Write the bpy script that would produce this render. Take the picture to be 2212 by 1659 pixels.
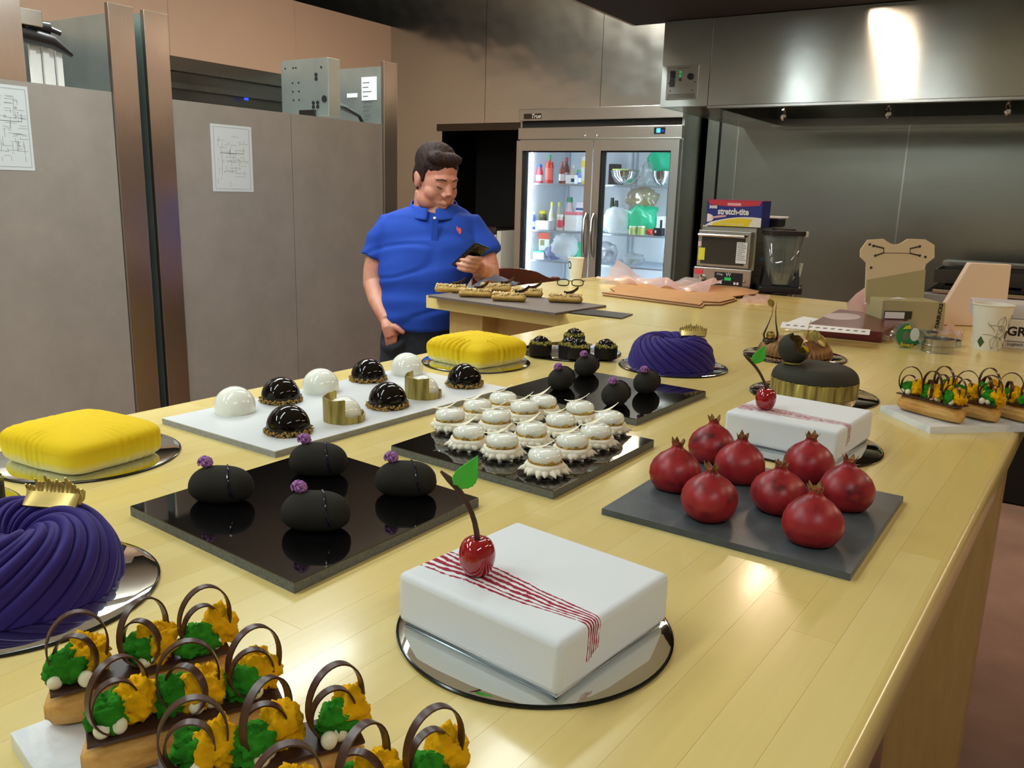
import bpy, bmesh, math, random
import numpy as np
from mathutils import Vector, Matrix, noise as mnoise
random.seed(7)
PI = math.pi
sc = bpy.context.scene
for o in list(bpy.data.objects): bpy.data.objects.remove(o)
COL = sc.collection
# ---------------------------------------------------------------- camera
CAMZ, TZ = 1.483, 1.10            # camera height, table-top height (metres)
F, PIT, ROL, YAW = 1822.0, math.radians(12.9), math.radians(1.57), math.radians(32.3)
_cp, _sp, _cr, _sr = math.cos(PIT), math.sin(PIT), math.cos(ROL), math.sin(ROL)
_s, _c = math.sin(YAW), math.cos(YAW)
def h2w(x, y, z): return Vector((x*_c - y*_s, x*_s + y*_c, z))      # heading frame -> room frame
def ray_h(px, py):
    X, Y = (px-1106)/F, (py-829.5)/F
    xc, yd = X*_cr + Y*_sr, -X*_sr + Y*_cr
    return Vector((xc, _cp - yd*_sp, -_sp - yd*_cp))
def ray(px, py): return h2w(*ray_h(px, py))
def T(px, py, z=TZ):              # point seen at a pixel, on the horizontal plane z
    d = ray(px, py); t = (z-CAMZ)/d.z
    return Vector((d.x*t, d.y*t, z))
def PX(px, py, X):                # ... on the vertical plane x = X
    d = ray(px, py); t = X/d.x
    return Vector((X, d.y*t, CAMZ+d.z*t))
def PY(px, py, Y):                # ... on the vertical plane y = Y
    d = ray(px, py); t = Y/d.y
    return Vector((d.x*t, Y, CAMZ+d.z*t))
cam = bpy.data.cameras.new('camera'); camo = bpy.data.objects.new('camera', cam); COL.objects.link(camo)
cam.sensor_width = 36; cam.lens = F/2212*36; cam.clip_start = 0.02
_fw = ray(1106, 829.5)
_rt = h2w(_cr, _sr*_sp, _sr*_cp); _up = h2w(-_sr, _cr*_sp, _cr*_cp)
m = Matrix((( _rt.x, _up.x, -_fw.x, 0), (_rt.y, _up.y, -_fw.y, 0), (_rt.z, _up.z, -_fw.z, CAMZ), (0, 0, 0, 1)))
camo.matrix_world = m; sc.camera = camo
# ---------------------------------------------------------------- world, lamps, exposure
wd = bpy.data.worlds.new('world'); sc.world = wd; wd.use_nodes = True
wd.node_tree.nodes['Background'].inputs[0].default_value = (0.5, 0.52, 0.5, 1)
wd.node_tree.nodes['Background'].inputs[1].default_value = 0.03
sc.view_settings.view_transform = 'Standard'; sc.view_settings.look = 'None'
sc.view_settings.exposure = -0.38; sc.view_settings.gamma = 1; sc.view_settings.use_curve_mapping = False
HY = 4.75; CZ = PY(1436, 46, HY).z           # hood front plane, height of the lower ceiling
def area(name, loc, sx, sy, power, col, rot=(0, 0, 0)):
    l = bpy.data.lights.new(name, 'AREA'); l.shape = 'RECTANGLE'; l.size = sx; l.size_y = sy
    l.energy = power; l.color = col
    o = bpy.data.objects.new(name, l); COL.objects.link(o); o.location = loc; o.rotation_euler = rot
    return o
COOL, WARM = (0.88, 0.98, 1.0), (1.0, 0.72, 0.52)
for i, (x, y, p, c) in enumerate([(-1.2, 0.2, 13, COOL), (-1.2, 2.0, 11, COOL), (0.7, -0.4, 15, COOL), (-2.0, -0.5, 20, COOL), (-2.05, 1.6, 18, COOL),
                                  (-0.95, 4.05, 18, WARM), (1.0, 1.6, 10, WARM), (1.6, 3.9, 34, WARM), (-1.2, -1.7, 15, COOL)]):
    area('ceiling_lamp', (x, y, CZ-0.02), 0.07 if y > 4 else 0.13, 1.1, p, c)
area('open_ceiling_lamp', (-2.9, 0.6, 3.25), 0.16, 1.2, 60, COOL)
area('open_ceiling_lamp', (-3.0, 2.6, 3.25), 0.16, 1.2, 54, COOL)
area('open_ceiling_lamp', (-3.2, 4.6, 3.25), 0.16, 1.2, 36, (1, 0.86, 0.72))
for y in (0.6, 2.6, 4.6): area('fill_uplight', (-3.0, y, 3.0), 0.16, 1.2, 75, COOL if y < 4 else (1, 0.86, 0.72), (PI, 0, 0))  # unseen up-facing fill, added to brighten the open ceiling and steel cladding
# ---------------------------------------------------------------- materials
def lin(h):
    h = h.lstrip('#'); r = [int(h[i:i+2], 16)/255 for i in (0, 2, 4)]
    return tuple(((v+0.055)/1.055)**2.4 if v > 0.04045 else v/12.92 for v in r)
MATS = {}
class NT:
    def __init__(s, name):
        s.m = bpy.data.materials.new(name); s.m.use_nodes = True; s.t = s.m.node_tree
        s.b = s.t.nodes['Principled BSDF']; s.out = s.t.nodes['Material Output']; MATS[name] = s.m
    def n(s, typ, **kw):
        nd = s.t.nodes.new(typ)
        for k, v in kw.items():
            if k.startswith('i_'):
                key = k[2:]; key = int(key) if key.isdigit() else key.replace('_', ' ')
                nd.inputs[key].default_value = v
            else: setattr(nd, k, v)
        return nd
    def l(s, a, b): s.t.links.new(a, b)
    def math(s, op, a, b=None, c=None):
        nd = s.n('ShaderNodeMath', operation=op)
        for i, v in enumerate((a, b, c)):
            if v is None: continue
            if isinstance(v, (int, float)): nd.inputs[i].default_value = v
            else: s.l(v, nd.inputs[i])
        return nd.outputs[0]
    def mix(s, fac, a, b):
        nd = s.n('ShaderNodeMix', data_type='RGBA')
        for i, v in ((0, fac), (6, a), (7, b)):
            if isinstance(v, (int, float)): nd.inputs[i].default_value = v
            elif isinstance(v, tuple): nd.inputs[i].default_value = v if len(v) == 4 else (*v, 1)
            else: s.l(v, nd.inputs[i])
        return nd.outputs[2]
    def obj(s): return s.n('ShaderNodeTexCoord').outputs['Object']
    def noise(s, vec, scale, detail=4, rough=0.5, mapscale=None, dist=0):
        if mapscale:
            mp = s.n('ShaderNodeMapping'); mp.inputs['Scale'].default_value = mapscale; s.l(vec, mp.inputs[0]); vec = mp.outputs[0]
        nd = s.n('ShaderNodeTexNoise', i_Scale=scale, i_Detail=detail, i_Roughness=rough, i_Distortion=dist); s.l(vec, nd.inputs['Vector'])
        return nd.outputs['Fac']
    def ramp(s, fac, stops):
        nd = s.n('ShaderNodeValToRGB'); el = nd.color_ramp.elements
        while len(el) < len(stops): el.new(0.5)
        for e, (p, c) in zip(el, stops): e.position = p; e.color = c if len(c) == 4 else (*c, 1)
        s.l(fac, nd.inputs[0]); return nd.outputs[0]
    def bump(s, h, strength, dist=0.001):
        nd = s.n('ShaderNodeBump', i_Strength=strength, i_Distance=dist); s.l(h, nd.inputs['Height']); s.l(nd.outputs[0], s.b.inputs['Normal'])
    def set(s, **kw):
        for k, v in kw.items():
            i = s.b.inputs[k.replace('_', ' ')]
            if isinstance(v, tuple) and len(v) == 3 and i.type == 'RGBA': v = (*v, 1)
            i.default_value = v
        return s
def P(name, col, rough=0.5, metal=0.0, var=0.0, vscale=30, bump=0, bscale=200, coat=0, sss=0, spec=None, emit=0, ior=None, vcol=None):
    t = NT(name); c = lin(col) if isinstance(col, str) else col
    t.set(Base_Color=c, Roughness=rough, Metallic=metal)
    if coat: t.set(Coat_Weight=coat, Coat_Roughness=0.05)
    if spec is not None: t.set(Specular_IOR_Level=spec)
    if sss: t.set(Subsurface_Weight=sss, Subsurface_Radius=(0.006, 0.003, 0.002))
    if emit: t.set(Emission_Color=c, Emission_Strength=emit)
    if var:
        f = t.noise(t.obj(), vscale, 5)
        d = lin(vcol) if vcol else tuple(v*(1-var) for v in c)
        t.l(t.mix(t.ramp(f, [(0.35, (0, 0, 0)), (0.7, (1, 1, 1))]), c, d), t.b.inputs['Base Color'])
    if bump: t.bump(t.noise(t.obj(), bscale, 3), bump)
    return t.m
def brushed(name, col, rough, axis='Z', grain=(1, 60, 1), wob=0.0, aniso=0.6, arot=0.0, metal=1.0, streak=0.12):
    t = NT(name); c = lin(col)
    t.set(Roughness=rough, Metallic=metal, Anisotropic=aniso, Anisotropic_Rotation=arot)
    o = t.obj()
    f = t.noise(o, 12, 3, mapscale=grain)
    t.l(t.mix(f, tuple(v*(1-streak) for v in c), tuple(min(1, v*(1+streak)) for v in c)), t.b.inputs['Base Color'])
    tg = t.n('ShaderNodeTangent', direction_type='RADIAL', axis=axis); t.l(tg.outputs[0], t.b.inputs['Tangent'])
    if wob: t.bump(t.noise(o, 2.2, 2), wob, 0.02)
    return t.m
def glassy(name, col=(1, 1, 1), refl=0.12, rough=0.02, tint=0.95, trans=None):
    t = NT(name); n = t.t.nodes
    tr = t.n('ShaderNodeBsdfTransparent'); tr.inputs[0].default_value = (*[c*tint for c in col], 1)
    gl = t.n('ShaderNodeBsdfGlossy'); gl.inputs[0].default_value = (1, 1, 1, 1); gl.inputs[1].default_value = rough
    fr = t.n('ShaderNodeFresnel', i_IOR=1.45)
    f = t.math('MULTIPLY_ADD', fr.outputs[0], 0.8, refl*0.3)
    mx = t.n('ShaderNodeMixShader'); t.l(f, mx.inputs[0]); t.l(tr.outputs[0], mx.inputs[1]); t.l(gl.outputs[0], mx.inputs[2])
    last = mx
    if trans:   # share of milky body (thin plastic film)
        df = t.n('ShaderNodeBsdfDiffuse'); df.inputs[0].default_value = (*col, 1)
        ts = t.n('ShaderNodeBsdfTranslucent'); ts.inputs[0].default_value = (*col, 1)
        ad = t.n('ShaderNodeMixShader', i_0=0.5); t.l(df.outputs[0], ad.inputs[1]); t.l(ts.outputs[0], ad.inputs[2])
        m2 = t.n('ShaderNodeMixShader', i_0=trans); t.l(mx.outputs[0], m2.inputs[1]); t.l(ad.outputs[0], m2.inputs[2]); last = m2
    t.l(last.outputs[0], t.out.inputs[0]); return t.m
# ---------------------------------------------------------------- mesh helpers
def rotz(a): return Matrix.Rotation(a, 4, 'Z')
class MB:
    def __init__(s): s.v = []; s.f = []; s.mi = []; s.cur = 0
    def add(s, vs, fs, M=None):
        k = len(s.v)
        s.v += [tuple(M @ Vector(p)) if M is not None else tuple(p) for p in vs]
        s.f += [tuple(i+k for i in f) for f in fs]; s.mi += [s.cur]*len(fs); return s
    def box(s, c, d, M=None):
        x, y, z = c; a, b, h = d[0]/2, d[1]/2, d[2]/2
        vs = [(x+i*a, y+j*b, z+k*h) for k in (-1, 1) for j in (-1, 1) for i in (-1, 1)]
        return s.add(vs, [(0, 2, 3, 1), (4, 5, 7, 6), (0, 1, 5, 4), (2, 6, 7, 3), (0, 4, 6, 2), (1, 3, 7, 5)], M)
    def box2(s, lo, hi, M=None): return s.box([(a+b)/2 for a, b in zip(lo, hi)], [b-a for a, b in zip(lo, hi)], M)
    def rings(s, rs, closed=True, cap0=True, cap1=True, M=None):
        n = len(rs[0]); vs = [p for r in rs for p in r]; fs = []
        for i in range(len(rs)-1):
            for j in range(n if closed else n-1):
                k = (j+1) % n; fs.append((i*n+j, i*n+k, (i+1)*n+k, (i+1)*n+j))
        if closed and cap0: fs.append(tuple(range(n))[::-1])
        if closed and cap1: fs.append(tuple(range((len(rs)-1)*n, len(rs)*n)))
        return s.add(vs, fs, M)
    def lathe(s, prof, seg=32, M=None, sx=1, sy=1, fn=None, c=(0, 0, 0)):
        rs = []
        for r, z in prof:
            rr = []
            for j in range(seg):
                a = 2*PI*j/seg; p = Vector((c[0]+r*sx*math.cos(a), c[1]+r*sy*math.sin(a), c[2]+z))
                rr.append(fn(p, a, r, z) if fn else p)
            rs.append(rr)
        return s.rings(rs, M=M)
    def tube(s, path, rad, seg=8, M=None, flat=1.0, up=None):
        path = [Vector(p) for p in path]; n = len(path)
        if not hasattr(rad, '__len__'): rad = [rad]*n
        rs = []; prev = None
        for i, p in enumerate(path):
            t = (path[min(i+1, n-1)] - path[max(i-1, 0)]).normalized()
            if prev is None:
                a = Vector(up) if up else (Vector((0, 0, 1)) if abs(t.z) < 0.9 else Vector((1, 0, 0)))
                e = (a - t*a.dot(t)).normalized()
            else: e = (prev - t*prev.dot(t)).normalized()
            prev = e; b = t.cross(e)
            rs.append([p + (e*math.cos(2*PI*j/seg)*flat + b*math.sin(2*PI*j/seg))*rad[i] for j in range(seg)])
        return s.rings(rs, M=M)
    def ribbon(s, path, axis, w, th, M=None, closed=False):
        path = [Vector(p) for p in path]; n = len(path); ax = Vector(axis).normalized(); rs = []
        for i, p in enumerate(path):
            t = (path[(i+1) % n] - path[i-1]) if closed else (path[min(i+1, n-1)] - path[max(i-1, 0)])
            t.normalize(); nn = t.cross(ax).normalized()
            rs.append([p+ax*w/2+nn*th/2, p-ax*w/2+nn*th/2, p-ax*w/2-nn*th/2, p+ax*w/2-nn*th/2])
        if closed: rs.append(rs[0])
        return s.rings(rs, cap0=not closed, cap1=not closed, M=M)
    def prism(s, pts, z0, z1, M=None):
        n = len(pts); vs = [(x, y, z0) for x, y in pts] + [(x, y, z1) for x, y in pts]
        fs = [tuple(range(n))[::-1], tuple(range(n, 2*n))] + [(i, (i+1) % n, n+(i+1) % n, n+i) for i in range(n)]
        return s.add(vs, fs, M)
    def ball(s, c, r, seg=16, rings=10, M=None, fn=None):
        if not hasattr(r, '__len__'): r = (r, r, r)
        vs = []; rows = []
        for i in range(rings+1):
            th = PI*i/rings; row = []
            for j in range(seg if 0 < i < rings else 1):
                a = 2*PI*j/seg; d = Vector((math.sin(th)*math.cos(a), math.sin(th)*math.sin(a), math.cos(th)))
                k = fn(d) if fn else 1.0
                row.append(len(vs)); vs.append((c[0]+d.x*r[0]*k, c[1]+d.y*r[1]*k, c[2]+d.z*r[2]*k))
            rows.append(row)
        fs = []
        for i in range(rings):
            a, b = rows[i], rows[i+1]
            for j in range(seg):
                k = (j+1) % seg
                if i == 0: fs.append((a[0], b[j], b[k]))
                elif i == rings-1: fs.append((a[j], b[0], a[k]))
                else: fs.append((a[j], b[j], b[k], a[k]))
        return s.add(vs, fs, M)
    def grid(s, nx, ny, fn, M=None, th=0):
        vs = [Vector(fn(i/nx, j/ny)) for j in range(ny+1) for i in range(nx+1)]
        fs = [(j*(nx+1)+i, j*(nx+1)+i+1, (j+1)*(nx+1)+i+1, (j+1)*(nx+1)+i) for j in range(ny) for i in range(nx)]
        return s.add(vs, fs, M)
    def mesh(s, name, mats, smooth=35, weld=False):
        me = bpy.data.meshes.new(name); me.from_pydata(s.v, [], s.f)
        for mt in (mats if isinstance(mats, (list, tuple)) else [mats]): me.materials.append(MATS[mt] if isinstance(mt, str) else mt)
        if any(s.mi): me.polygons.foreach_set('material_index', s.mi)
        bm = bmesh.new(); bm.from_mesh(me)
        if weld: bmesh.ops.remove_doubles(bm, verts=bm.verts, dist=1e-6)
        bmesh.ops.recalc_face_normals(bm, faces=bm.faces); bm.to_mesh(me); bm.free()
        if smooth:
            me.polygons.foreach_set('use_smooth', [True]*len(me.polygons)); me.set_sharp_from_angle(angle=math.radians(smooth))
        return me
    def build(s, name, mats, parent=None, smooth=35, bevel=0, seg=2, solid=0, sub=0, kind=None):
        o = bpy.data.objects.new(name, s.mesh(name, mats, smooth)); COL.objects.link(o)
        if parent is not None: o.parent = parent
        if solid: md = o.modifiers.new('solid', 'SOLIDIFY'); md.thickness = solid; md.offset = 0
        if bevel:
            md = o.modifiers.new('bevel', 'BEVEL'); md.width = bevel; md.segments = seg; md.limit_method = 'ANGLE'; md.angle_limit = math.radians(40)
        if sub: md = o.modifiers.new('sub', 'SUBSURF'); md.levels = sub; md.render_levels = sub
        if kind: o['kind'] = kind
        return o
def tag(o, label=None, cat=None, group=None, kind=None):
    for k, v in (('label', label), ('category', cat), ('group', group), ('kind', kind)):
        if v: o[k] = v
    return o
def thing(name, label, cat, loc=(0, 0, 0), rz=0, group=None):
    o = bpy.data.objects.new(name, None); COL.objects.link(o); o.empty_display_size = 0.05
    o.location = loc; o.rotation_euler = (0, 0, rz)
    return tag(o, label, cat, group)
def copy_tree(o, parent=None):
    c = o.copy(); COL.objects.link(c); c.parent = parent
    for ch in list(o.children): copy_tree(ch, c)
    return c
def put(proto, first, loc, rz, label, scale=1.0, group=None):
    o = proto if first else copy_tree(proto)
    o.location = loc; o.rotation_euler = (0, 0, rz); o.scale = (scale,)*3 if not hasattr(scale, '__len__') else scale
    tag(o, label, None, group); return o
def struct(name, mb, mats, **kw):
    o = mb.build(name, mats, **kw); o['kind'] = 'structure'; return o
def text(name, s, size, mat, M, parent=None, extrude=0.0003, align='CENTER', shear=0, space=1.0, sx=1.0, off=0.0):
    cu = bpy.data.curves.new(name, 'FONT'); cu.body = s; cu.size = size; cu.extrude = extrude; cu.align_x = align; cu.align_y = 'CENTER'
    cu.shear = shear; cu.space_character = space; cu.offset = off; cu.resolution_u = 3
    to = bpy.data.objects.new(name, cu); COL.objects.link(to)
    dg = bpy.context.evaluated_depsgraph_get(); dg.update()
    me = bpy.data.meshes.new_from_object(to.evaluated_get(dg)); bpy.data.objects.remove(to); bpy.data.curves.remove(cu)
    me.transform(M @ Matrix.Diagonal((sx, 1, 1, 1))); me.materials.clear(); me.materials.append(MATS[mat]); me.name = name
    o = bpy.data.objects.new(name, me); COL.objects.link(o)
    if parent is not None: o.parent = parent
    return o
FACE_F = Matrix(((1, 0, 0, 0), (0, 0, -1, 0), (0, 1, 0, 0), (0, 0, 0, 1)))     # text plane looking to -y
FACE_R = Matrix(((0, 0, 1, 0), (1, 0, 0, 0), (0, 1, 0, 0), (0, 0, 0, 1)))      # text plane looking to +x
def at(M, x, y, z): return Matrix.Translation((x, y, z)) @ M
def remesh(mb, voxel, smooth_it=3):
    me = bpy.data.meshes.new('tmp'); me.from_pydata(mb.v, [], mb.f)
    bm = bmesh.new(); bm.from_mesh(me); bmesh.ops.recalc_face_normals(bm, faces=bm.faces); bm.to_mesh(me); bm.free()
    o = bpy.data.objects.new('tmp', me); COL.objects.link(o)
    r = o.modifiers.new('r', 'REMESH'); r.mode = 'VOXEL'; r.voxel_size = voxel
    if smooth_it:
        s = o.modifiers.new('s', 'SMOOTH'); s.factor = 0.5; s.iterations = smooth_it
    dg = bpy.context.evaluated_depsgraph_get(); dg.update()
    out = bpy.data.meshes.new_from_object(o.evaluated_get(dg)); bpy.data.objects.remove(o)
    out.polygons.foreach_set('use_smooth', [True]*len(out.polygons)); return out
def link_mesh(name, me, mat, parent):
    me.materials.clear(); me.materials.append(MATS[mat]); me.name = name
    o = bpy.data.objects.new(name, me); COL.objects.link(o); o.parent = parent; return o
def warp(me, fn):
    co = np.empty(len(me.vertices)*3); me.vertices.foreach_get('co', co); co = co.reshape(-1, 3)
    no = np.empty(len(me.vertices)*3); me.vertices.foreach_get('normal', no); no = no.reshape(-1, 3)
    for i in range(len(co)): co[i] += no[i]*fn(co[i], no[i])
    me.vertices.foreach_set('co', co.ravel()); me.update()
def N(p, s, seed=0): return mnoise.noise(Vector((p[0]*s+seed*7.3, p[1]*s-seed*3.1, p[2]*s+seed)))
# ---------------------------------------------------------------- shared materials
P('wall_paint', '#bda08a', 0.75, var=0.04, vscale=2)
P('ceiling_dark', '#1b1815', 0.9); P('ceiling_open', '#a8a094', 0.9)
P('ceiling_tile', '#cfd0c8', 0.9)
P('rear_wall_paint', '#cfd2cc', 0.8)
t = NT('floor_tile'); f = t.noise(t.obj(), 3.5, 5)
t.l(t.ramp(f, [(0.3, lin('#a38a80')), (0.7, lin('#c2a598'))]), t.b.inputs['Base Color']); t.set(Roughness=0.28)
t.bump(t.noise(t.obj(), 60, 4), 0.5, 0.004)
t = NT('maple'); oi = t.n('ShaderNodeObjectInfo'); o = t.obj()
mp = t.n('ShaderNodeVectorMath', operation='ADD'); t.l(t.n('ShaderNodeNewGeometry').outputs['Position'], mp.inputs[0])
cx = t.n('ShaderNodeCombineXYZ'); t.l(t.math('MULTIPLY', oi.outputs['Random'], 13.0), cx.inputs[2]); t.l(cx.outputs[0], mp.inputs[1])
rt = t.n('ShaderNodeVectorRotate', rotation_type='Z_AXIS'); rt.inputs['Angle'].default_value = 0.053; t.l(mp.outputs[0], rt.inputs[0])
ov_ = t.n('ShaderNodeVectorMath', operation='ADD'); t.l(o, ov_.inputs[0]); t.l(cx.outputs[0], ov_.inputs[1]); g = t.noise(ov_.outputs[0], 3, 3, 0.5, mapscale=(1.6, 1.3, 1))
a = t.ramp(oi.outputs['Random'], [(0.0, lin('#d8c276')), (0.35, lin('#dcc880')), (0.7, lin('#dfcc86')), (1.0, lin('#d4bb6c'))])
t.l(t.mix(t.math('MULTIPLY', g, 0.30), a, lin('#c0a25e')), t.b.inputs['Base Color'])
t.set(Roughness=0.22, Coat_Weight=0.2, Coat_Roughness=0.1)

t = NT('maple_base'); g = t.noise(t.obj(), 5, 5, 0.6, mapscale=(8, 8, 0.9), dist=0.6)
t.l(t.mix(g, lin('#c9ad70'), lin('#ab8a4c')), t.b.inputs['Base Color']); t.set(Roughness=0.4)
brushed('steel_hood', '#cfd2cc', 0.20, grain=(40, 1, 1), aniso=0.85, arot=0.25, wob=0.10)
brushed('steel_wall', '#a6aaa0', 0.26, grain=(1, 1, 60), aniso=0.7, arot=0.0, wob=0.12)
brushed('steel_panel', '#cdd2ce', 0.24, grain=(1, 1, 40), aniso=0.5, wob=0.8)
brushed('steel_fridge', '#ccd4d4', 0.28, grain=(60, 1, 1), aniso=0.6, arot=0.25, wob=0.03)
brushed('steel_flange', '#b3a79c', 0.28, grain=(1, 60, 1), aniso=0.5, wob=0.15)
t = NT('galvanised_back'); f = t.noise(t.obj(), 5, 6, 0.7)
t.l(t.ramp(f, [(0.3, lin('#98938b')), (0.7, lin('#a6a098'))]), t.b.inputs['Base Color']); t.set(Metallic=0.3, Roughness=0.5)
P('galvanised', '#c3d0cd', 0.28, 0.85, var=0.12, vscale=9)
P('steel', '#bcbab4', 0.22, 1.0); P('steel_dark', '#56514b', 0.35, 1.0); P('chrome', '#d8d8d6', 0.08, 1.0)
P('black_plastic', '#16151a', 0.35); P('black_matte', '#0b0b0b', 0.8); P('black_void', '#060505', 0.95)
P('paper', '#dfe3e2', 0.7); P('paper_print', '#5b5f66', 0.8); P('white_plastic', '#e9e9e6', 0.35); P('ink', '#15130f', 0.7)
P('orange_plastic', '#d98a25', 0.5); P('led_blue', '#1130e0', 0.4, emit=2.5); P('led_green', '#1a9a45', 0.4, emit=0.8); P('led_cyan', '#3aa0ff', 0.4, emit=3)
# ---------------------------------------------------------------- room shell
YB, XR, YR = 6.15, 3.0, -3.2
XW = PY(845, 150, YB).x
FX = -2.9                                   # plane of the freezer backs
s = MB().box2((XW-0.1, YR, -0.06), (XR, 6.9, 0)); struct('floor', s, 'floor_tile', smooth=0)
s = MB().box2((-2.25, YR, CZ), (XR, 3.3, CZ+0.08)); struct('ceiling', s, 'ceiling_tile', smooth=0)
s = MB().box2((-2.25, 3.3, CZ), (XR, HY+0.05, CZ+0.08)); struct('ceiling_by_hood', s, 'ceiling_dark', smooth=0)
s = MB().box2((XW-1.2, YR, 3.4), (-2.25, 6.9, 3.46)).box2((-2.27, YR, CZ), (-2.25, HY+0.05, 3.42)).box2((-2.25, HY, CZ+0.08), (XR, HY+0.05, 3.42)).box2((-2.25, HY+0.05, 3.4), (XR, 6.9, 3.46))
struct('ceiling_upper', s, 'ceiling_open', smooth=0)
zt = PX(638, 2, XW).z
wl = MB().box2((XW-0.1, YR, 0), (XW, YB, zt)); wlo = struct('wall_left', wl, 'wall_paint', smooth=0)
for px in (366, 638):
    y = PX(px, 60, XW).y
    MB().box2((XW, y-0.006, 0), (XW+0.004, y+0.006, zt)).build('panel_seam', 'wall_paint', wlo, smooth=0)
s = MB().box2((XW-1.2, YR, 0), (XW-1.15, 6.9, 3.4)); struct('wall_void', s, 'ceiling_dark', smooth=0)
for i in range(4):
    a = PX(690+45*i, 8, XW-0.6)
    s = MB().tube([(XW-1.1, a.y-0.3, 2.72+0.12*i), (XW-0.1, a.y+0.5, 2.66+0.16*i)], 0.022, 8)
    tag(s.build('ceiling_pipe', 'black_matte'), ['dark pipe nearest the painted wall top under the open ceiling', 'second dark pipe above the painted wall top', 'third dark pipe above the painted wall', 'highest dark pipe in the open ceiling beside the steel cladding'][i], 'pipe', 'pipes above the painted wall')
# back wall: stainless cladding above the niche, in separate sheets
nl = PY(955, 268, YB); nr = PY(1120, 262, YB); NX = nl.x; NZ = nl.z
seams = [XW-0.05, PY(1050, 100, YB).x, PY(1302, 100, YB).x, PY(1478, 100, YB).x+0.04]
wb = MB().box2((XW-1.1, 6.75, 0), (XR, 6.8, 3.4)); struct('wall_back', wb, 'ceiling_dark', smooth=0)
wc = MB().box2((XW-1.1, YB+0.02, NZ), (seams[3], 6.75, 3.4)).box2((XW-1.1, YB+0.02, 0), (NX, 6.75, NZ)); wco = struct('wall_cladding', wc, 'steel_dark', smooth=0)
lefts = [(XW-1.1, seams[1]-0.002), (seams[1]+0.002, seams[2]-0.002), (seams[2]+0.002, seams[3])]
for i, (a, b) in enumerate(lefts):
    MB().box2((a, YB, NZ), (b, YB+0.02, 3.4)).build('steel_sheet', 'steel_panel', wco, smooth=0)
MB().box2((XW-1.1, YB, 0), (NX, YB+0.02, NZ)).build('steel_sheet', 'steel_panel', wco, smooth=0)
MB().box2((NX-0.05, YB-0.012, NZ-0.06), (nr.x+0.1, YB-0.001, NZ)).build('lintel_trim', 'steel_dark', wco, smooth=0)
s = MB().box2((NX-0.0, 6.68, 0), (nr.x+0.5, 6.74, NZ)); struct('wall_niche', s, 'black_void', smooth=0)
# range wall, three steel sheets with seams
YW = 6.3
fr_right = PY(1478, 300, 5.9).x
wr = MB().box2((fr_right+0.02, YW+0.02, 0), (XR, 6.75, 3.4)); wro = struct('wall_range', wr, 'steel_dark', smooth=0)
xs = [fr_right+0.02, PY(1552, 350, YW).x, PY(1590, 350, YW).x, PY(1952, 380, YW).x, 1.1, XR]
for a, b in zip(xs[:-1], xs[1:]):
    MB().box2((a+0.002, YW, 0), (b-0.002, YW+0.02, 3.4)).build('steel_sheet', 'steel_wall', wro, smooth=0)
for x in (xs[2], xs[3]): MB().box2((x-0.006, YW-0.004, 0.9), (x+0.006, YW, 2.25)).build('seam_strip', 'steel', wro, smooth=0)
MB().box2((xs[1]-0.012, YW-0.006, 0), (xs[1]+0.004, YW, 2.3)).build('corner_gap', 'black_matte', wro, smooth=0)
s = MB().box2((XR, YR, 0), (XR+0.1, 6.9, 2.6)); struct('wall_right', s, 'rear_wall_paint', smooth=0)
s = MB().box2((XW-1.2, YR-0.1, 0), (XR, YR, 3.4)); struct('wall_rear', s, 'rear_wall_paint', smooth=0)
# ---------------------------------------------------------------- exhaust hood
hl, hs = PY(1425, 232, HY), PY(1528, 228, HY); HZ = hl.z; HT = CZ
hood = thing('exhaust_hood', 'long brushed steel exhaust hood hanging over the cooking range', 'hood', (hl.x, HY, HZ))
def HL(p): return p - Vector((hl.x, HY, HZ))
W1 = hs.x-hl.x; W2 = XR-0.03-hl.x; TH = HT-HZ-0.002
MB().box2((0, 0, 0), (W1-0.003, 0.03, TH)).box2((0, 0.03, 0), (0.03, YW-HY-0.005, TH)).box2((0.03, 0.03, 0), (W1, YW-HY-0.005, 0.02)).build('end_cabinet', 'steel_hood', hood, smooth=0, bevel=0.002)
MB().box2((W1, 0, 0), (W2, 0.03, TH)).build('front_panel', 'steel_hood', hood, smooth=0, bevel=0.003)
MB().box2((W1, -0.004, -0.012), (W2, 0.05, 0.0)).build('drip_lip', 'steel', hood, smooth=0)
MB().box2((W1, YW-HY-0.28, -0.02), (W2, YW-HY-0.01, 0.03)).build('grease_gutter', 'steel', hood, smooth=0)
MB().box2((W1, 0.03, -0.005), (W1+0.03, YW-HY-0.28, 0.25)).build('end_skirt', 'steel', hood, smooth=0)
M_ = MB()
for i in range(9): M_.box2((W1+0.05+i*0.5, 0.62, 0.06), (W1+0.53+i*0.5, 0.66, 0.42)) if W1+0.53+i*0.5 < W2 else None
M_.build('filter_bank', 'steel', hood, smooth=0)
MB().box2((W1, 0.03, 0.45), (W2, YW-HY-0.01, 0.47)).build('inner_top', 'steel', hood, smooth=0)
cp = thing('control_panel', 'square switch plate with knob and indicator lamps on the hood end', 'control panel', PY(1438, 216, HY)-Vector((0, 0.006, 0)))
a, b = PY(1438, 216, HY), PY(1511, 140, HY); cw, ch = b.x-a.x, b.z-a.z
MB().box2((0, 0, 0), (cw, 0.006, ch)).build('plate', 'steel', cp, smooth=0, bevel=0.001)
for (u, v) in ((0.2, 0.74), (0.19, 0.5)): MB().box2((cw*u-0.014, -0.008, ch*v-0.02), (cw*u+0.014, 0, ch*v+0.02)).build('rocker_switch', 'black_plastic', cp, smooth=0)
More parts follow.
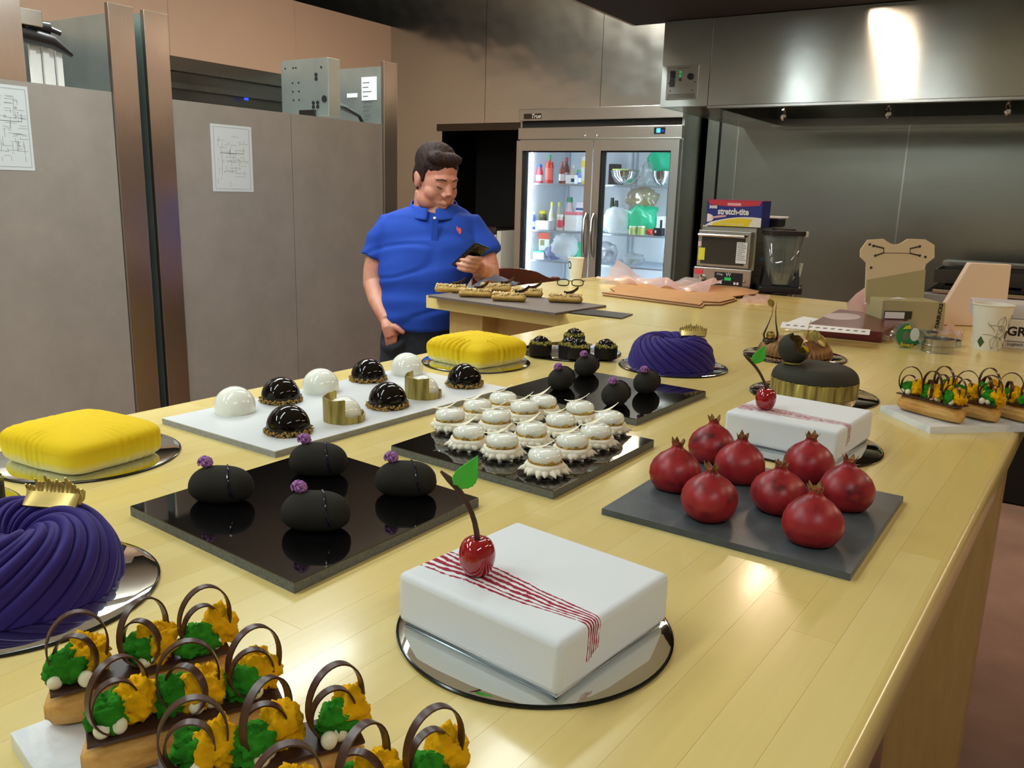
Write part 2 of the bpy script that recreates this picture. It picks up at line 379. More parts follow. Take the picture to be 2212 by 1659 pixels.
for v in (0.81, 0.7, 0.59): MB().ball((cw*0.44, -0.003, ch*v), 0.008, 10, 6).build('indicator_lamp', 'led_green' if v > 0.65 else 'steel_dark', cp)
MB().lathe([(0.019, 0), (0.017, 0.014)], 20, M=Matrix.Translation((cw*0.77, -0.001, ch*0.66)) @ Matrix.Rotation(PI/2, 4, 'X')).build('knob', 'black_plastic', cp)
for (u, v) in ((0.08, 0.5), (0.9, 0.5), (0.14, 0.26), (0.84, 0.26)): MB().ball((cw*u, -0.001, ch*v), 0.004, 8, 5).build('screw', 'steel_dark', cp)
for i in range(5): MB().box2((cw*0.05, -0.0015, ch*(0.04+0.028*i)), (cw*0.94, 0, ch*(0.05+0.028*i))).build('vent_slot', 'steel_dark', cp, smooth=0)
MB().box2((cw*0.32, -0.001, ch*0.925), (cw*0.72, 0, ch*0.94)).build('lettering_line', 'steel_dark', cp, smooth=0)
for i, px in enumerate((1655, 1920, 2180)):
    q = PY(px, 232+(-10*i), 5.4)
    hlmp = thing('hood_lamp', ['caged vapour lamp under the hood nearest the refrigerator', 'caged vapour lamp under the middle of the hood', 'caged vapour lamp under the hood at the picture edge'][i], 'lamp', (q.x, 5.3, HZ+0.30), group='lamps under the hood')
    MB().lathe([(0.05, 0.14), (0.05, 0.1), (0.045, 0.1), (0.0, 0.1)], 16).build('socket', 'black_plastic', hlmp)
    MB().lathe([(0.0, -0.06), (0.03, -0.055), (0.045, -0.02), (0.045, 0.1)], 16).build('globe', 'white_plastic', hlmp)
for i, px in enumerate((1693, 1921, 2180)):
    q = PY(px, 245-12*i, 5.15)
    sp = thing('sprinkler_nozzle', ['foil wrapped fire nozzle under the hood beside the first lamp', 'slim fire nozzle hanging under the hood above the seam strip', 'fire nozzle under the hood far right'][i], 'nozzle', (q.x, 5.15, HZ-0.02), group='fire nozzles under the hood')
    MB().tube([(0, 0, 0.475), (0, 0, 0.03)], 0.007, 8).build('pipe', 'steel', sp)
    MB().ball((0, 0, 0), (0.018, 0.018, 0.035), 10, 8, fn=lambda d: 1+0.2*N(d, 3)).build('foil_cap', 'chrome', sp)
# ---------------------------------------------------------------- two reach-in freezers seen from the back
fz_top = PX(309, 20, FX).z; fz_pan = PX(500, 229, FX).z; DEP = 0.8
P('sheet_paper', '#cfd6d8', 0.7)
def freezer(y0, y1, label, panels, flip):
    t = thing('freezer', label, 'freezer', (FX, y0, 0)); L = y1-y0; fw = 0.10
    for k, (a, b) in enumerate(((0, fw), (L-fw, L))):
        if k == 0 and not flip: MB().box2((-0.02, a-0.0, 0.12), (0, b, fz_top)).build('flange', 'steel_flange', t, smooth=0, bevel=0.002)
        else: MB().box2((-0.02, a, 0.12), (0, b, fz_top)).build('flange', 'steel_flange', t, smooth=0, bevel=0.002)
    for a in (0.0, L-0.015): MB().box2((-DEP, a, 0.12), (-0.02, a+0.015, fz_top-0.01)).build('side_wall', 'galvanised', t, smooth=0)
    MB().box2((-DEP, 0.015, 0.12), (-0.03, L-0.015, fz_pan-0.005)).build('cabinet', 'galvanised_back', t, smooth=0)
    for a, b in zip(panels[:-1], panels[1:]):
        MB().box2((-0.03, a+0.0015, 0.12), (-0.012, b-0.0015, fz_pan)).build('back_sheet', 'galvanised_back', t, smooth=0)
    MB().box2((-DEP, 0.015, fz_pan), (-DEP+0.03, L-0.015, fz_top-0.02)).build('front_header', 'steel_dark', t, smooth=0)
    for i in range(3): MB().box2((-DEP+0.03, 0.02, fz_pan+0.05+i*0.08), (-DEP+0.06, L-0.02, fz_pan+0.075+i*0.08)).build('header_fold', 'steel_dark', t, smooth=0)
    for (dx, dy) in ((-0.08, 0.08), (-0.08, L-0.08), (-DEP+0.08, 0.08), (-DEP+0.08, L-0.08)):
        MB().lathe([(0.02, 0.0), (0.03, 0.0), (0.03, 0.05), (0.018, 0.06), (0.018, 0.12)], 12, c=(dx, dy, 0)).build('foot', 'steel_dark', t)
    return t
ya, yb = PX(309, 20, FX).y, PX(858, 135, FX).y
fzr = freezer(ya, yb, 'tall galvanised freezer back beside the man, with a cord and rating plate on top', [0.10, PX(632, 245, FX).y-ya, yb-ya-0.10], True)
yc = PX(288, 18, FX).y
fzl = freezer(yc-1.4, yc, 'tall galvanised freezer back at the left picture edge', [0.10, 1.30], False)
# electrical box and plates of the far freezer
by = PX(710, 200, FX-0.03).y-ya; by2 = PX(735, 200, FX-0.03).y-ya; bx = PY(608, 190, ya+by).x-FX
ebx = MB().box2((bx, by, fz_pan+0.01), (-0.03, by2, fz_top-0.03)).build('electrical_box', 'galvanised', fzr, smooth=0, bevel=0.002)
for (u, v, r) in [(0.1, 0.86, .004), (0.27, 0.86, .004), (0.33, 0.86, .004), (0.25, 0.6, .004), (0.38, 0.6, .004), (0.25, 0.45, .004), (0.38, 0.45, .004), (0.26, 0.3, .004), (0.38, 0.3, .004), (0.86, 0.84, .005), (0.75, 0.72, .009), (0.75, 0.65, .009), (0.91, 0.3, .016), (0.68, 0.24, .009), (0.77, 0.24, .009), (0.68, 0.17, .009), (0.77, 0.17, .009)]:
    x = bx+(-0.03-bx)*u; z = fz_pan+0.01+(fz_top-fz_pan-0.04)*v
    MB().lathe([(r, 0), (r, 0.002)], 12, M=Matrix.Translation((x, by-0.0005, z)) @ Matrix.Rotation(PI/2, 4, 'X')).build('hole', 'black_void', ebx)
a = PY(650, 242, ya+by)-Vector((FX, ya, 0)); MB().box2((a.x, by-0.012, fz_pan-0.01), (a.x+0.1, by, fz_pan+0.04)).build('bracket', 'steel_dark', ebx, smooth=0)
Lr = yb-ya
def on_wall(px, py): q = PY(px, py, yb-0.02); return q.x-FX, q.z
x0, z0 = on_wall(781, 217); x1, z1 = on_wall(813, 165)
pl = MB().box2((x0, Lr-0.019, z0), (x1, Lr-0.0165, z1)).build('rating_plate', 'paper', fzr, smooth=0)
for i in range(9): MB().box2((x0+0.008, Lr-0.0195, z1-0.03-i*0.022), (x0+0.008+(x1-x0-0.02)*(0.4+0.5*random.random()), Lr-0.019, z1-0.025-i*0.022)).build('print_line', 'paper_print', pl, smooth=0)
x0, z0 = on_wall(749, 211); x1, z1 = on_wall(771, 201); MB().box2((x0, Lr-0.018, z0), (x1, Lr-0.016, z1)).build('small_sticker', 'white_plastic', fzr, smooth=0)
c0 = Vector((-0.03, by2-0.01, PX(732, 225, FX).z))
MB().tube([(c0.x-0.02, c0.y, c0.z), (c0.x-0.05, c0.y+0.08, c0.z+0.0), (c0.x-0.06, c0.y+0.2, c0.z-0.03), (c0.x-0.06, c0.y+0.26, c0.z-0.1), (c0.x-0.06, c0.y+0.27, c0.z-0.13)], [0.02, 0.016, 0.009, 0.009, 0.009], 8).build('power_cord', 'black_plastic', fzr)
q = PX(531, 214, FX-DEP+0.06)-Vector((FX, ya, 0)); MB().box2((q.x, q.y-0.012, q.z-0.006), (q.x+0.006, q.y+0.012, q.z+0.006)).build('status_led', 'led_blue', fzr, smooth=0)
# top gear of the near freezer
yl = yc-1.4; Ll = 1.4
def fl(px, py, dx): q = PX(px, py, FX+dx); return q-Vector((FX, yl, 0))
q = fl(64, 175, 0); MB().box2((-0.03, 0.1, fz_pan), (-0.015, q.y, fz_top+0.25)).build('cover_sheet', 'steel_flange', fzl, smooth=0)
a, b = fl(66, 165, -0.12), fl(136, 168, -0.12); zt_ = fl(136, 98, -0.12).z
for i in range(5):
    u0, u1 = a.y+(b.y-a.y)*i/5, a.y+(b.y-a.y)*(i+1)/5
    MB().box2((-0.12-0.012*(i % 2), u0, fz_pan), (-0.11-0.012*(i % 2), u1-0.002, zt_)).build('fan_shroud_panel', 'white_plastic', fzl, smooth=0)
a = fl(56, 22, -0.1); b = fl(80, 62, -0.1); MB().box2((-0.16, a.y-0.06, b.z), (-0.06, b.y, a.z)).build('junction_box', 'steel', fzl, smooth=0, bevel=0.003)
q = fl(85, 58, -0.1); MB().tube([(-0.1, q.y-0.03, q.z), (-0.1, q.y+0.03, q.z)], 0.022, 12).tube([(-0.1, q.y+0.03, q.z), (-0.1, q.y+0.07, q.z-0.01)], 0.01, 10).build('valve', 'black_plastic', fzl)
q = fl(75, 76, -0.08); MB().tube([(-0.09, q.y-0.05, q.z), (-0.09, q.y+0.06, q.z-0.01), (-0.09, q.y+0.13, q.z-0.045)], [0.028, 0.024, 0.008], 12).build('capacitor', 'black_plastic', fzl)
a, b = fl(97, 75, -0.13), fl(122, 98, -0.13); MB().prism([(a.y, a.z), (b.y-0.02, a.z), (b.y, b.z), (a.y, b.z)], -0.14, -0.13, M=Matrix(((0, 0, 1, 0), (1, 0, 0, 0), (0, 1, 0, 0), (0, 0, 0, 1)))).build('warning_tag', 'orange_plastic', fzl, smooth=0)
# wiring diagrams taped on both freezers
def diagram(label, p0, p1, p2, dens):
    a, b, c = PX(*p0, FX), PX(*p1, FX), PX(*p2, FX)            # top-left, top-right, bottom-right
    t = thing('wiring_diagram', label, 'paper', (FX-0.0115, a.y, a.z)); w_, h_ = b.y-a.y, a.z-c.z
    MB().box2((0, 0, -h_), (0.0012, w_, 0)).build('sheet', 'sheet_paper', t, smooth=0)
    m_ = MB()
    def ln(u0, v0, u1, v1, th=0.0009): m_.box2((0.0012, w_*min(u0, u1)-th/2, -h_*max(v0, v1)-th/2), (0.0015, w_*max(u0, u1)+th/2, -h_*min(v0, v1)+th/2))
    ln(.07, .04, .93, .04); ln(.07, .96, .93, .96); ln(.07, .04, .07, .96); ln(.93, .04, .93, .96)
    rr = random.Random(dens)
    for i in range(dens):
        u, v = rr.uniform(.12, .8), rr.uniform(.12, .85)
        if rr.random() < .5: ln(u, v, min(.9, u+rr.uniform(.03, .3)), v, 0.0008)
        else: ln(u, v, u, min(.92, v+rr.uniform(.02, .12)), 0.0007)
    ln(.2, .42, .78, .42, .0016); ln(.78, .33, .78, .42, .0014)
    m_.build('print', 'paper_print', t, smooth=0)
diagram('printed wiring diagram sheet taped to the freezer beside the man', (457, 266), (546, 273), (556, 415), 60)
diagram('printed wiring diagram sheet at the left picture edge', (-28, 177), (62, 185), (75, 369), 90)
# ---------------------------------------------------------------- glass-door refrigerator
FY = 5.9
f0 = PY(1122, 270, FY).x; FWD = 1.375; f1 = f0+FWD
zt = PY(1300, 231, FY).z; zh = PY(1300, 303, FY).z; FD = 0.76
fr = thing('refrigerator', 'two-door steel refrigerator with lit glass doors behind the tables', 'refrigerator', (f0, FY, 0))
P('fridge_liner', '#e3ebf2', 0.35, 0.12); P('fridge_gasket', '#12161c', 0.6); glassy('door_glass', (0.97, 1, 0.99), 0.03); P('shelf_wire', '#b9c6d4', 0.3, 0.7)
MB().box2((0, 0.02, 0.13), (0.035, FD, zt)).box2((FWD-0.035, 0.02, 0.13), (FWD, FD, zt)).box2((0.035, FD-0.03, 0.13), (FWD-0.035, FD, zt)).box2((0.035, 0.02, zh), (FWD-0.035, FD-0.03, zt)).box2((0.035, 0.06, 0.13), (FWD-0.035, FD-0.03, 0.19)).build('cabinet', 'steel_fridge', fr, smooth=0)
MB().box2((0.036, 0.1, 0.2), (0.042, FD-0.031, zh-0.001)).box2((FWD-0.042, 0.1, 0.2), (FWD-0.036, FD-0.031, zh-0.001)).box2((0.042, FD-0.037, 0.2), (FWD-0.042, FD-0.031, zh-0.001)).box2((0.042, 0.1, zh-0.008), (FWD-0.042, FD-0.037, zh-0.001)).box2((0.042, 0.1, 0.191), (FWD-0.042, FD-0.037, 0.2)).build('liner', 'fridge_liner', fr, smooth=0)
zg = zh+(zt-zh)*0.5
MB().box2((0.0, -0.015, zg+0.03), (FWD, 0.02, zt)).build('header_upper', 'steel_fridge', fr, smooth=0, bevel=0.004)
MB().box2((0.02, 0.012, zg-0.03), (FWD-0.02, 0.025, zg+0.035)).build('header_slot', 'black_matte', fr, smooth=0)
MB().box2((0.0, -0.015, zh+0.01), (FWD, 0.02, zg-0.02)).build('header_lower', 'steel_fridge', fr, smooth=0, bevel=0.004)
for x in (0.6, 0.7): MB().ball((x, -0.016, zh+0.03), 0.011, 10, 6).build('lock_screw', 'chrome', fr)
bd = MB().box2((0.05, -0.018, zt-0.075), (0.21, -0.015, zt-0.035)).build('badge', 'steel_dark', fr, smooth=0)
text('badge_lettering', 'True', 0.045, 'white_plastic', at(FACE_F, 0.16, -0.0185, zt-0.056), bd, shear=0.3)
dp = MB().box2((FWD-0.215, -0.018, zh+0.04), (FWD-0.13, -0.015, zh+0.085)).build('display', 'black_plastic', fr, smooth=0)
MB().box2((FWD-0.195, -0.019, zh+0.048), (FWD-0.165, -0.018, zh+0.078)).build('digit', 'led_cyan', dp, smooth=0)
MB().box2((FWD-0.155, -0.019, zh+0.056), (FWD-0.14, -0.018, zh+0.066)).build('indicator', 'led_blue', dp, smooth=0)
zg0, zg1 = 0.24, PY(1300, 326, FY).z
for k in (0, 1):
    a, b = (0.005, FWD/2-0.004) if k == 0 else (FWD/2+0.004, FWD-0.005)
    ga, gb = (a+0.055, b-0.06) if k == 0 else (a+0.06, b-0.06)
    d = MB().box2((a, -0.04, 0.15), (ga, 0.02, zh)).box2((gb, -0.04, 0.15), (b, 0.02, zh)).box2((ga, -0.04, zg1), (gb, 0.02, zh)).box2((ga, -0.04, 0.15), (gb, 0.02, zg0)).build('door', 'steel_fridge', fr, smooth=0)
    MB().box2((ga, -0.022, zg0), (ga+0.022, 0.018, zg1)).box2((gb-0.01, -0.022, zg0), (gb, 0.018, zg1)).box2((ga+0.022, -0.022, zg1-0.01), (gb-0.01, 0.018, zg1)).build('gasket', 'fridge_gasket', d, smooth=0)
    MB().box2((ga+0.02, -0.008, zg0), (gb-0.008, -0.003, zg1-0.008)).build('pane', 'door_glass', d, smooth=0)
    hx = b-0.028 if k == 0 else a+0.028
    q0, q1 = PY(1270, 462, FY).z, PY(1270, 555, FY).z
    MB().tube([(hx, -0.045, q0), (hx, -0.075, q0-0.04), (hx, -0.085, (q0+q1)/2), (hx, -0.075, q1+0.04), (hx, -0.045, q1)], [0.016, 0.014, 0.013, 0.014, 0.016], 10).build('handle', 'steel', d)
for (dx, dy) in ((0.1, 0.1), (FWD-0.1, 0.1), (0.1, FD-0.1), (FWD-0.1, FD-0.1)): MB().tube([(dx-0.02, dy, 0.06), (dx+0.02, dy, 0.06)], 0.06, 16).box2((dx-0.03, dy-0.02, 0.1), (dx+0.03, dy+0.02, 0.13)).build('caster', 'black_plastic', fr)
SH = [PY(1200, 396, FY+0.12).z, PY(1200, 498, FY+0.12).z, PY(1150, 560, FY+0.12).z, 0.62]
for z in SH:
    for k in (0, 1):
        a = 0.05 if k == 0 else FWD/2+0.01
        b = FWD/2-0.01 if k == 0 else FWD-0.05
        m_ = MB().box2((a, 0.11, z-0.014), (b, 0.12, z-0.002)).box2((a, FD-0.06, z-0.014), (b, FD-0.05, z-0.002))
        n_ = 24
        for i in range(n_+1): m_.tube([(a+(b-a)*i/n_, 0.11, z-0.003), (a+(b-a)*i/n_, FD-0.05, z-0.003)], 0.0025, 5)
        m_.build('wire_shelf', 'shelf_wire', fr)
for x in (0.07, FWD/2-0.02, FWD/2+0.02, FWD-0.07, 0.36, 1.0):
    MB().box2((x-0.008, FD-0.05, 0.2), (x+0.008, FD-0.038, zh-0.01)).build('pilaster', 'shelf_wire', fr, smooth=0)
P('fridge_tube', '#e6f0ff', 0.5, emit=45)
for x in (0.075, FWD-0.075, FWD/2):
    MB().tube([(x, 0.085, 0.3), (x, 0.085, zh-0.06)], 0.009, 8).build('light_tube', 'fridge_tube', fr)
# ---- food in the refrigerator
PAL = {}
def cm(hexc, rough=0.4, **k):
    key = 'c_'+hexc[1:]+('%d' % int(rough*100))
    if key not in MATS: P(key, hexc, rough, **k)
    return key
glassy('film_clear', (0.95, 0.97, 1), 0.25, 0.12, 0.92, trans=0.25); glassy('film_white', (0.95, 0.97, 1), 0.2, 0.2, 0.9, trans=0.75); glassy('film_green', (0.10, 0.85, 0.55), 0.25, 0.15, 0.9, trans=0.7)
glassy('film_pink', (0.95, 0.78, 0.76), 0.25, 0.12, 0.9, trans=0.55); glassy('film_blue', (0.35, 0.42, 0.62), 0.15, 0.3, 0.85, trans=0.7); glassy('film_amber', (0.95, 0.85, 0.68), 0.3, 0.1, 0.95, trans=0.3)
glassy('glass_clear', (0.95, 0.98, 0.97), 0.12, 0.01, 0.97)
def fpos(px, shelf, dy):
    z = SH[shelf]; q = PY(px, 450, FY+dy); return Vector((q.x, FY+dy, z))
def fpx(n, dy): return n*(FY+dy)/F*1.02
def bottle(label, px, sh, py_top, wpx, body, cap, dy=0.2, lab=None, neck=0.42, shoulder=0.6, name='bottle', capmat=True):
    p = fpos(px, sh, dy); h = PY(px, py_top, FY+dy).z-p.z; r = fpx(wpx, dy)/2
    t = thing(name, label, 'bottle', p)
    hc = h*0.14
    MB().lathe([(0, 0), (r*0.92, 0), (r, h*0.03), (r, h*shoulder*0.8), (r*0.9, h*shoulder), (r*neck, h*0.78), (r*neck, h-hc), (0, h-hc)], 16).build('body', cm(body, 0.2), t)
    MB().lathe([(0, h-hc*1.1), (r*neck*1.12, h-hc*1.1), (r*neck*1.0, h), (0, h)], 14).build('cap', cm(cap), t)
    if lab: MB().lathe([(r*1.015, h*0.12), (r*1.015, h*shoulder*0.72)], 16).build('label_band', cm(lab, 0.6), t)
    return t
def jar(label, px, sh, py_top, wpx, body, lid, dy=0.22, lab=None, cat='jar'):
    p = fpos(px, sh, dy); h = PY(px, py_top, FY+dy).z-p.z; r = fpx(wpx, dy)/2
    t = thing('jar', label, cat, p)
    MB().lathe([(0, 0), (r*0.93, 0), (r, h*0.06), (r, h*0.75), (r*0.85, h*0.82), (r*0.85, h*0.84), (0, h*0.84)], 18).build('body', cm(body, 0.15), t)
    MB().lathe([(0, h*0.83), (r*0.95, h*0.83), (r*0.95, h*0.99), (0, h)], 18).build('lid', cm(lid), t)
    if lab: MB().lathe([(r*1.015, h*0.18), (r*1.015, h*0.65)], 18).build('label_band', cm(lab, 0.6), t)
def carton(label, px, sh, py_top, wpx, col, dy=0.24, dep=0.09, strip=None, rz=0.0, name='carton', cat='carton', lid=None, lift=0):
    p = fpos(px, sh, dy); h = PY(px, py_top, FY+dy).z-p.z; w_ = fpx(wpx, dy); p.z += lift; h -= lift
    t = thing(name, label, cat, p, rz)
    MB().box2((-w_/2, 0, 0), (w_/2, dep, h*(0.85 if lid else 1))).build('body', cm(col, 0.5), t, smooth=0, bevel=0.003)
    if lid: MB().box2((-w_/2-0.003, -0.003, h*0.85), (w_/2+0.003, dep+0.003, h)).build('lid', cm(lid), t, smooth=0, bevel=0.003)
    if strip:
        for (u0, u1, v0, v1, c) in strip: MB().box2((-w_/2+w_*u0, -0.0015, h*v0), (-w_/2+w_*u1, 0, h*v1)).build('printed_patch', cm(c, 0.6), t, smooth=0)
def bag(label, px, py, wpx, hpx, mat, dy=0.25, dep=0.1, seed=1, sh=None, name='plastic_bag', amp=0.35, content=None):
    q = PY(px, py, FY+dy); w_, h_ = fpx(wpx, dy), fpx(hpx, dy)
    zb = SH[sh] if sh is not None else q.z-h_/2
    t = thing(name, label, 'bag', (q.x, FY+dy, zb))
    bm_ = MB().ball((0, 0, h_/2), (w_/2, dep, h_/2), 28, 18, fn=lambda d: 1+amp*N(d, 1.6, seed)+amp*0.9*abs(N(d, 4, seed+3))+0.22*abs(N(d, 9, seed)))
    bm_.v = [(max(-w_*.56, min(w_*.56, x)), max(-min(dep, dy-.13), y), max(.002, min(h_*1.12, z))) for x, y, z in bm_.v]; bm_.build('film', mat, t, smooth=60)
    if content:
        m_ = MB(); rr = random.Random(seed)
        for c in range(4): m_.ball((rr.uniform(-.3, .3)*w_, rr.uniform(-.3, .3)*dep, h_*rr.uniform(.25, .6)), min(w_, h_)*0.16, 10, 8)
        m_.build('contents', cm(content), t)
bottle('blue capped ketchup bottle at the left of the top fridge shelf', 1163, 0, 355, 18, '#c14a55', '#3a5cb0', lab='#d9c8d8', neck=0.6)
bottle('red hot chilli bottle with a green pointed cap in the fridge', 1184, 0, 335, 19, '#c8342c', '#1f9a4e', lab='#d8655c', neck=0.3, shoulder=0.75)
bottle('thin dark red sauce bottle with white label on the top fridge shelf', 1211, 0, 349, 14, '#7c2a20', '#c2332f', lab='#e6dcdc')
bottle('red topped sauce bottle standing behind the thin sauce bottle', 1220, 0, 340, 15, '#6d2b22', '#b92f32', dy=0.36, lab='#ddd0d0')
bottle('small dressing bottle with a white cap on the top fridge shelf', 1234, 0, 357, 15, '#c9c2b4', '#e8e8ea', dy=0.33)
carton('white angled carton with a dark blue print on the top fridge shelf', 1229, 0, 378, 25, '#e6e6ea', dy=0.16, dep=0.05, strip=[(.6, .95, .2, .6, '#26345c')])
bottle('blue and white mayonnaise bottle with green cap in the fridge', 1247, 0, 367, 14, '#5877b8', '#2a9a55', dy=0.24, lab='#e3e6ee', neck=0.7)
bottle('tall yellow and white squeeze bottle beside the left door handle', 1258, 0, 338, 16, '#ead35a', '#f0f0ea', dy=0.34, lab='#e9e9e0', neck=0.75, shoulder=0.85)
bottle('blue bottle with white cap on the second fridge shelf', 1152, 1, 457, 14, '#3f62ad', '#eef0f2', lab='#a9b8da', neck=0.7)
jar('pickle jar with a yellow lid in the fridge', 1172, 1, 455, 23, '#5a6234', '#cfc02f', dy=0.33, lab='#3d4424')
carton('plain white tub in front of the pickle jar', 1171, 1, 477, 35, '#eef2f2', dy=0.14, dep=0.1, name='food_tub', cat='tub')
bottle('clear glass bottle with yellow cap beside the pickle jar', 1192, 1, 436, 14, '#c9cab0', '#d6d25a', dy=0.26, lab='#d9ddd0')
bottle('second clear bottle with yellow cap in the middle of the shelf', 1208, 1, 437, 13, '#bfc0a6', '#d6d25a', dy=0.34)
jar('red labelled jar in front of the second yellow capped bottle', 1211, 1, 463, 15, '#b7b0a4', '#dcdcd8', dy=0.18, lab='#b5344a')
bottle('jug with pink label and green cap at the back of the shelf', 1230, 1, 426, 27, '#d6c4c8', '#1f8a62', dy=0.42, lab='#c8586e', neck=0.5, shoulder=0.55, name='jug')
carton('clear box of white curd on the second fridge shelf', 1234, 1, 458, 34, '#e3e8ea', dy=0.2, dep=0.12, name='food_tub', cat='tub', lid='#d8707e')
carton('white and purple carton next to the left door handle', 1252, 1, 437, 19, '#d9d7e2', dy=0.38, strip=[(.0, 1, .72, .8, '#3a4a8a'), (.1, .9, .1, .4, '#8a6ab0')])
carton('red topped milk carton leaning on the third fridge shelf', 1176, 2, 503, 32, '#dfe2da', dy=0.3, strip=[(0, 1, .75, 1, '#c8503e'), (.25, .6, .5, .72, '#8a8458')], rz=0.15)
carton('round tub with turquoise lid on the third fridge shelf', 1166, 2, 543, 31, '#e9f0ef', dy=0.16, dep=0.13, lid='#35b9a4', name='food_tub', cat='tub')
bag('clear plastic bag of food on the third fridge shelf', 1222, 532, 58, 60, 'film_white', dy=0.25, seed=3, sh=2)
bag('blue tinted freezer bag beside the milk carton', 1196, 545, 34, 34, 'film_blue', dy=0.22, dep=0.07, seed=5, sh=2)
bag('green wrapped packet next to the left door frame', 1248, 545, 18, 40, 'film_green', dy=0.3, dep=0.06, seed=8, sh=2, name='wrapped_packet')
def bowl(label, px, py_top, wpx, dy, wrap=None):
    p = fpos(px, 0, dy); h = PY(px, py_top, FY+dy).z-p.z; r = fpx(wpx, dy)/2
    t = thing('mixing_bowl', label, 'bowl', p)
    pr = [(r*0.42, 0), (r*0.72, h*0.22), (r*0.92, h*0.6), (r, h), (r*1.03, h), (r*0.97, h*0.98), (r*0.86, h*0.6), (r*0.66, h*0.24), (0, h*0.05)]
    MB().lathe([(0, 0)]+pr, 32).build('shell', 'chrome', t)
    if wrap: MB().ball((r*0.25, 0, h*0.98), (r*1.0, r*0.8, h*0.14), 24, 10, fn=lambda d: 1+0.4*N(d, 3, 4)).build('film_cover', wrap, t)
bowl('wide steel mixing bowl with film on the top fridge shelf', 1348, 369, 68, 0.28, 'film_clear')
bowl('round steel bowl under the green bag in the fridge', 1427, 370, 46, 0.22)
ld = thing('lid', 'flat lime green lid lying across the wide steel bowl', 'lid', (PY(1323, 364, FY+.2).x, FY+.2, PY(1325, 368, FY+.2).z))
MB().box2((0, 0, 0), (0.13, 0.13, 0.012)).build('lid_plate', cm('#b9cf6a'), ld, smooth=0, bevel=0.003)
carton('small dark carton at the left of the right fridge door', 1319, 0, 354, 20, '#26221f', dy=0.5)
bag('green plastic bag bulging above the round steel bowl', 1427, 350, 46, 50, 'film_green', dy=0.34, dep=0.1, seed=11)
bag('clear crumpled bag between the two steel bowls', 1398, 375, 30, 46, 'film_clear', dy=0.24, dep=0.06, seed=13, sh=0)
bottle('dark green bottle on the second shelf behind the right door', 1322, 1, 427, 10, '#17352c', '#102a22', dy=0.45, neck=0.8, shoulder=0.9)
bottle('shorter dark bottle beside the dark green bottle', 1331, 1, 433, 10, '#1c2f2c', '#12211f', dy=0.42, neck=0.8, shoulder=0.9)
bag('white knotted plastic bag on the second shelf of the right door', 1332, 480, 64, 56, 'film_white', dy=0.22, seed=21, sh=1)
bag('bright green plastic bag next to the white knotted bag', 1386, 470, 64, 62, 'film_green', dy=0.26, seed=25, sh=1)
bag('brown net bag of lemons hanging high in the right door', 1388, 428, 70, 42, 'film_amber', dy=0.5, dep=0.06, seed=31, content='#c9b02f', name='produce_bag')
jar('clear cup of cut limes at the front of the second shelf', 1370, 1, 488, 18, '#c3cf8a', '#dfe6d2', dy=0.15, cat='cup')
jar('second clear cup of limes near the red tomato', 1388, 1, 488, 17, '#b6c470', '#dfe6d2', dy=0.15, cat='cup')
tm = thing('tomato', 'red tomato beside the lime cups in the fridge', 'tomato', fpos(1407, 1, 0.16)); MB().ball((0, 0, 0.026), (0.031, 0.031, 0.026), 18, 12).build('fruit', cm('#c0302a', 0.2), tm)
carton('white carton with black print above the small black box', 1428, 1, 467, 18, '#e8ebea', dy=0.26, strip=[(.5, .8, .3, .8, '#2a2a2e')])
carton('small black box at the right end of the second shelf', 1424, 1, 493, 20, '#17171c', dy=0.14, dep=0.06, strip=[(.15, .3, .4, .7, '#d8d8d8')])
bag('bag of dark grapes low behind the right door', 1310, 545, 46, 44, 'film_clear', dy=0.3, seed=41, sh=2, content='#3a3556', name='produce_bag')
bag('clear bag of greens at the bottom of the right door', 1368, 575, 40, 26, 'film_clear', dy=0.3, seed=45, sh=2, content='#4c5a2a', name='produce_bag')
# ---------------------------------------------------------------- ice machine in the dark niche
q = PY(1045, 500, 5.8)
im = thing('ice_machine', 'low grey ice machine standing in the dark niche', 'ice machine', (q.x-0.12, 5.80, 0))
zi = PY(1060, 490, 5.8).z
MB().box2((-0.1, 0, 0.02), (0.24, 0.5, zi-0.06)).build('bin', cm('#b9beb6', .4), im, smooth=0, bevel=0.006)
MB().box2((-0.1, -0.01, zi-0.055), (0.24, 0.5, zi)).build('lid', 'steel_dark', im, smooth=0, bevel=0.006)
MB().box2((0.25, 0.0, 0.02), (0.29, 0.5, zi-0.03)).build('side_post', cm('#cfd3cc', .4), im, smooth=0)
MB().box2((0.08, -0.013, zi-0.035), (0.09, -0.01, zi-0.025)).build('badge', cm('#b8863a'), im, smooth=0)
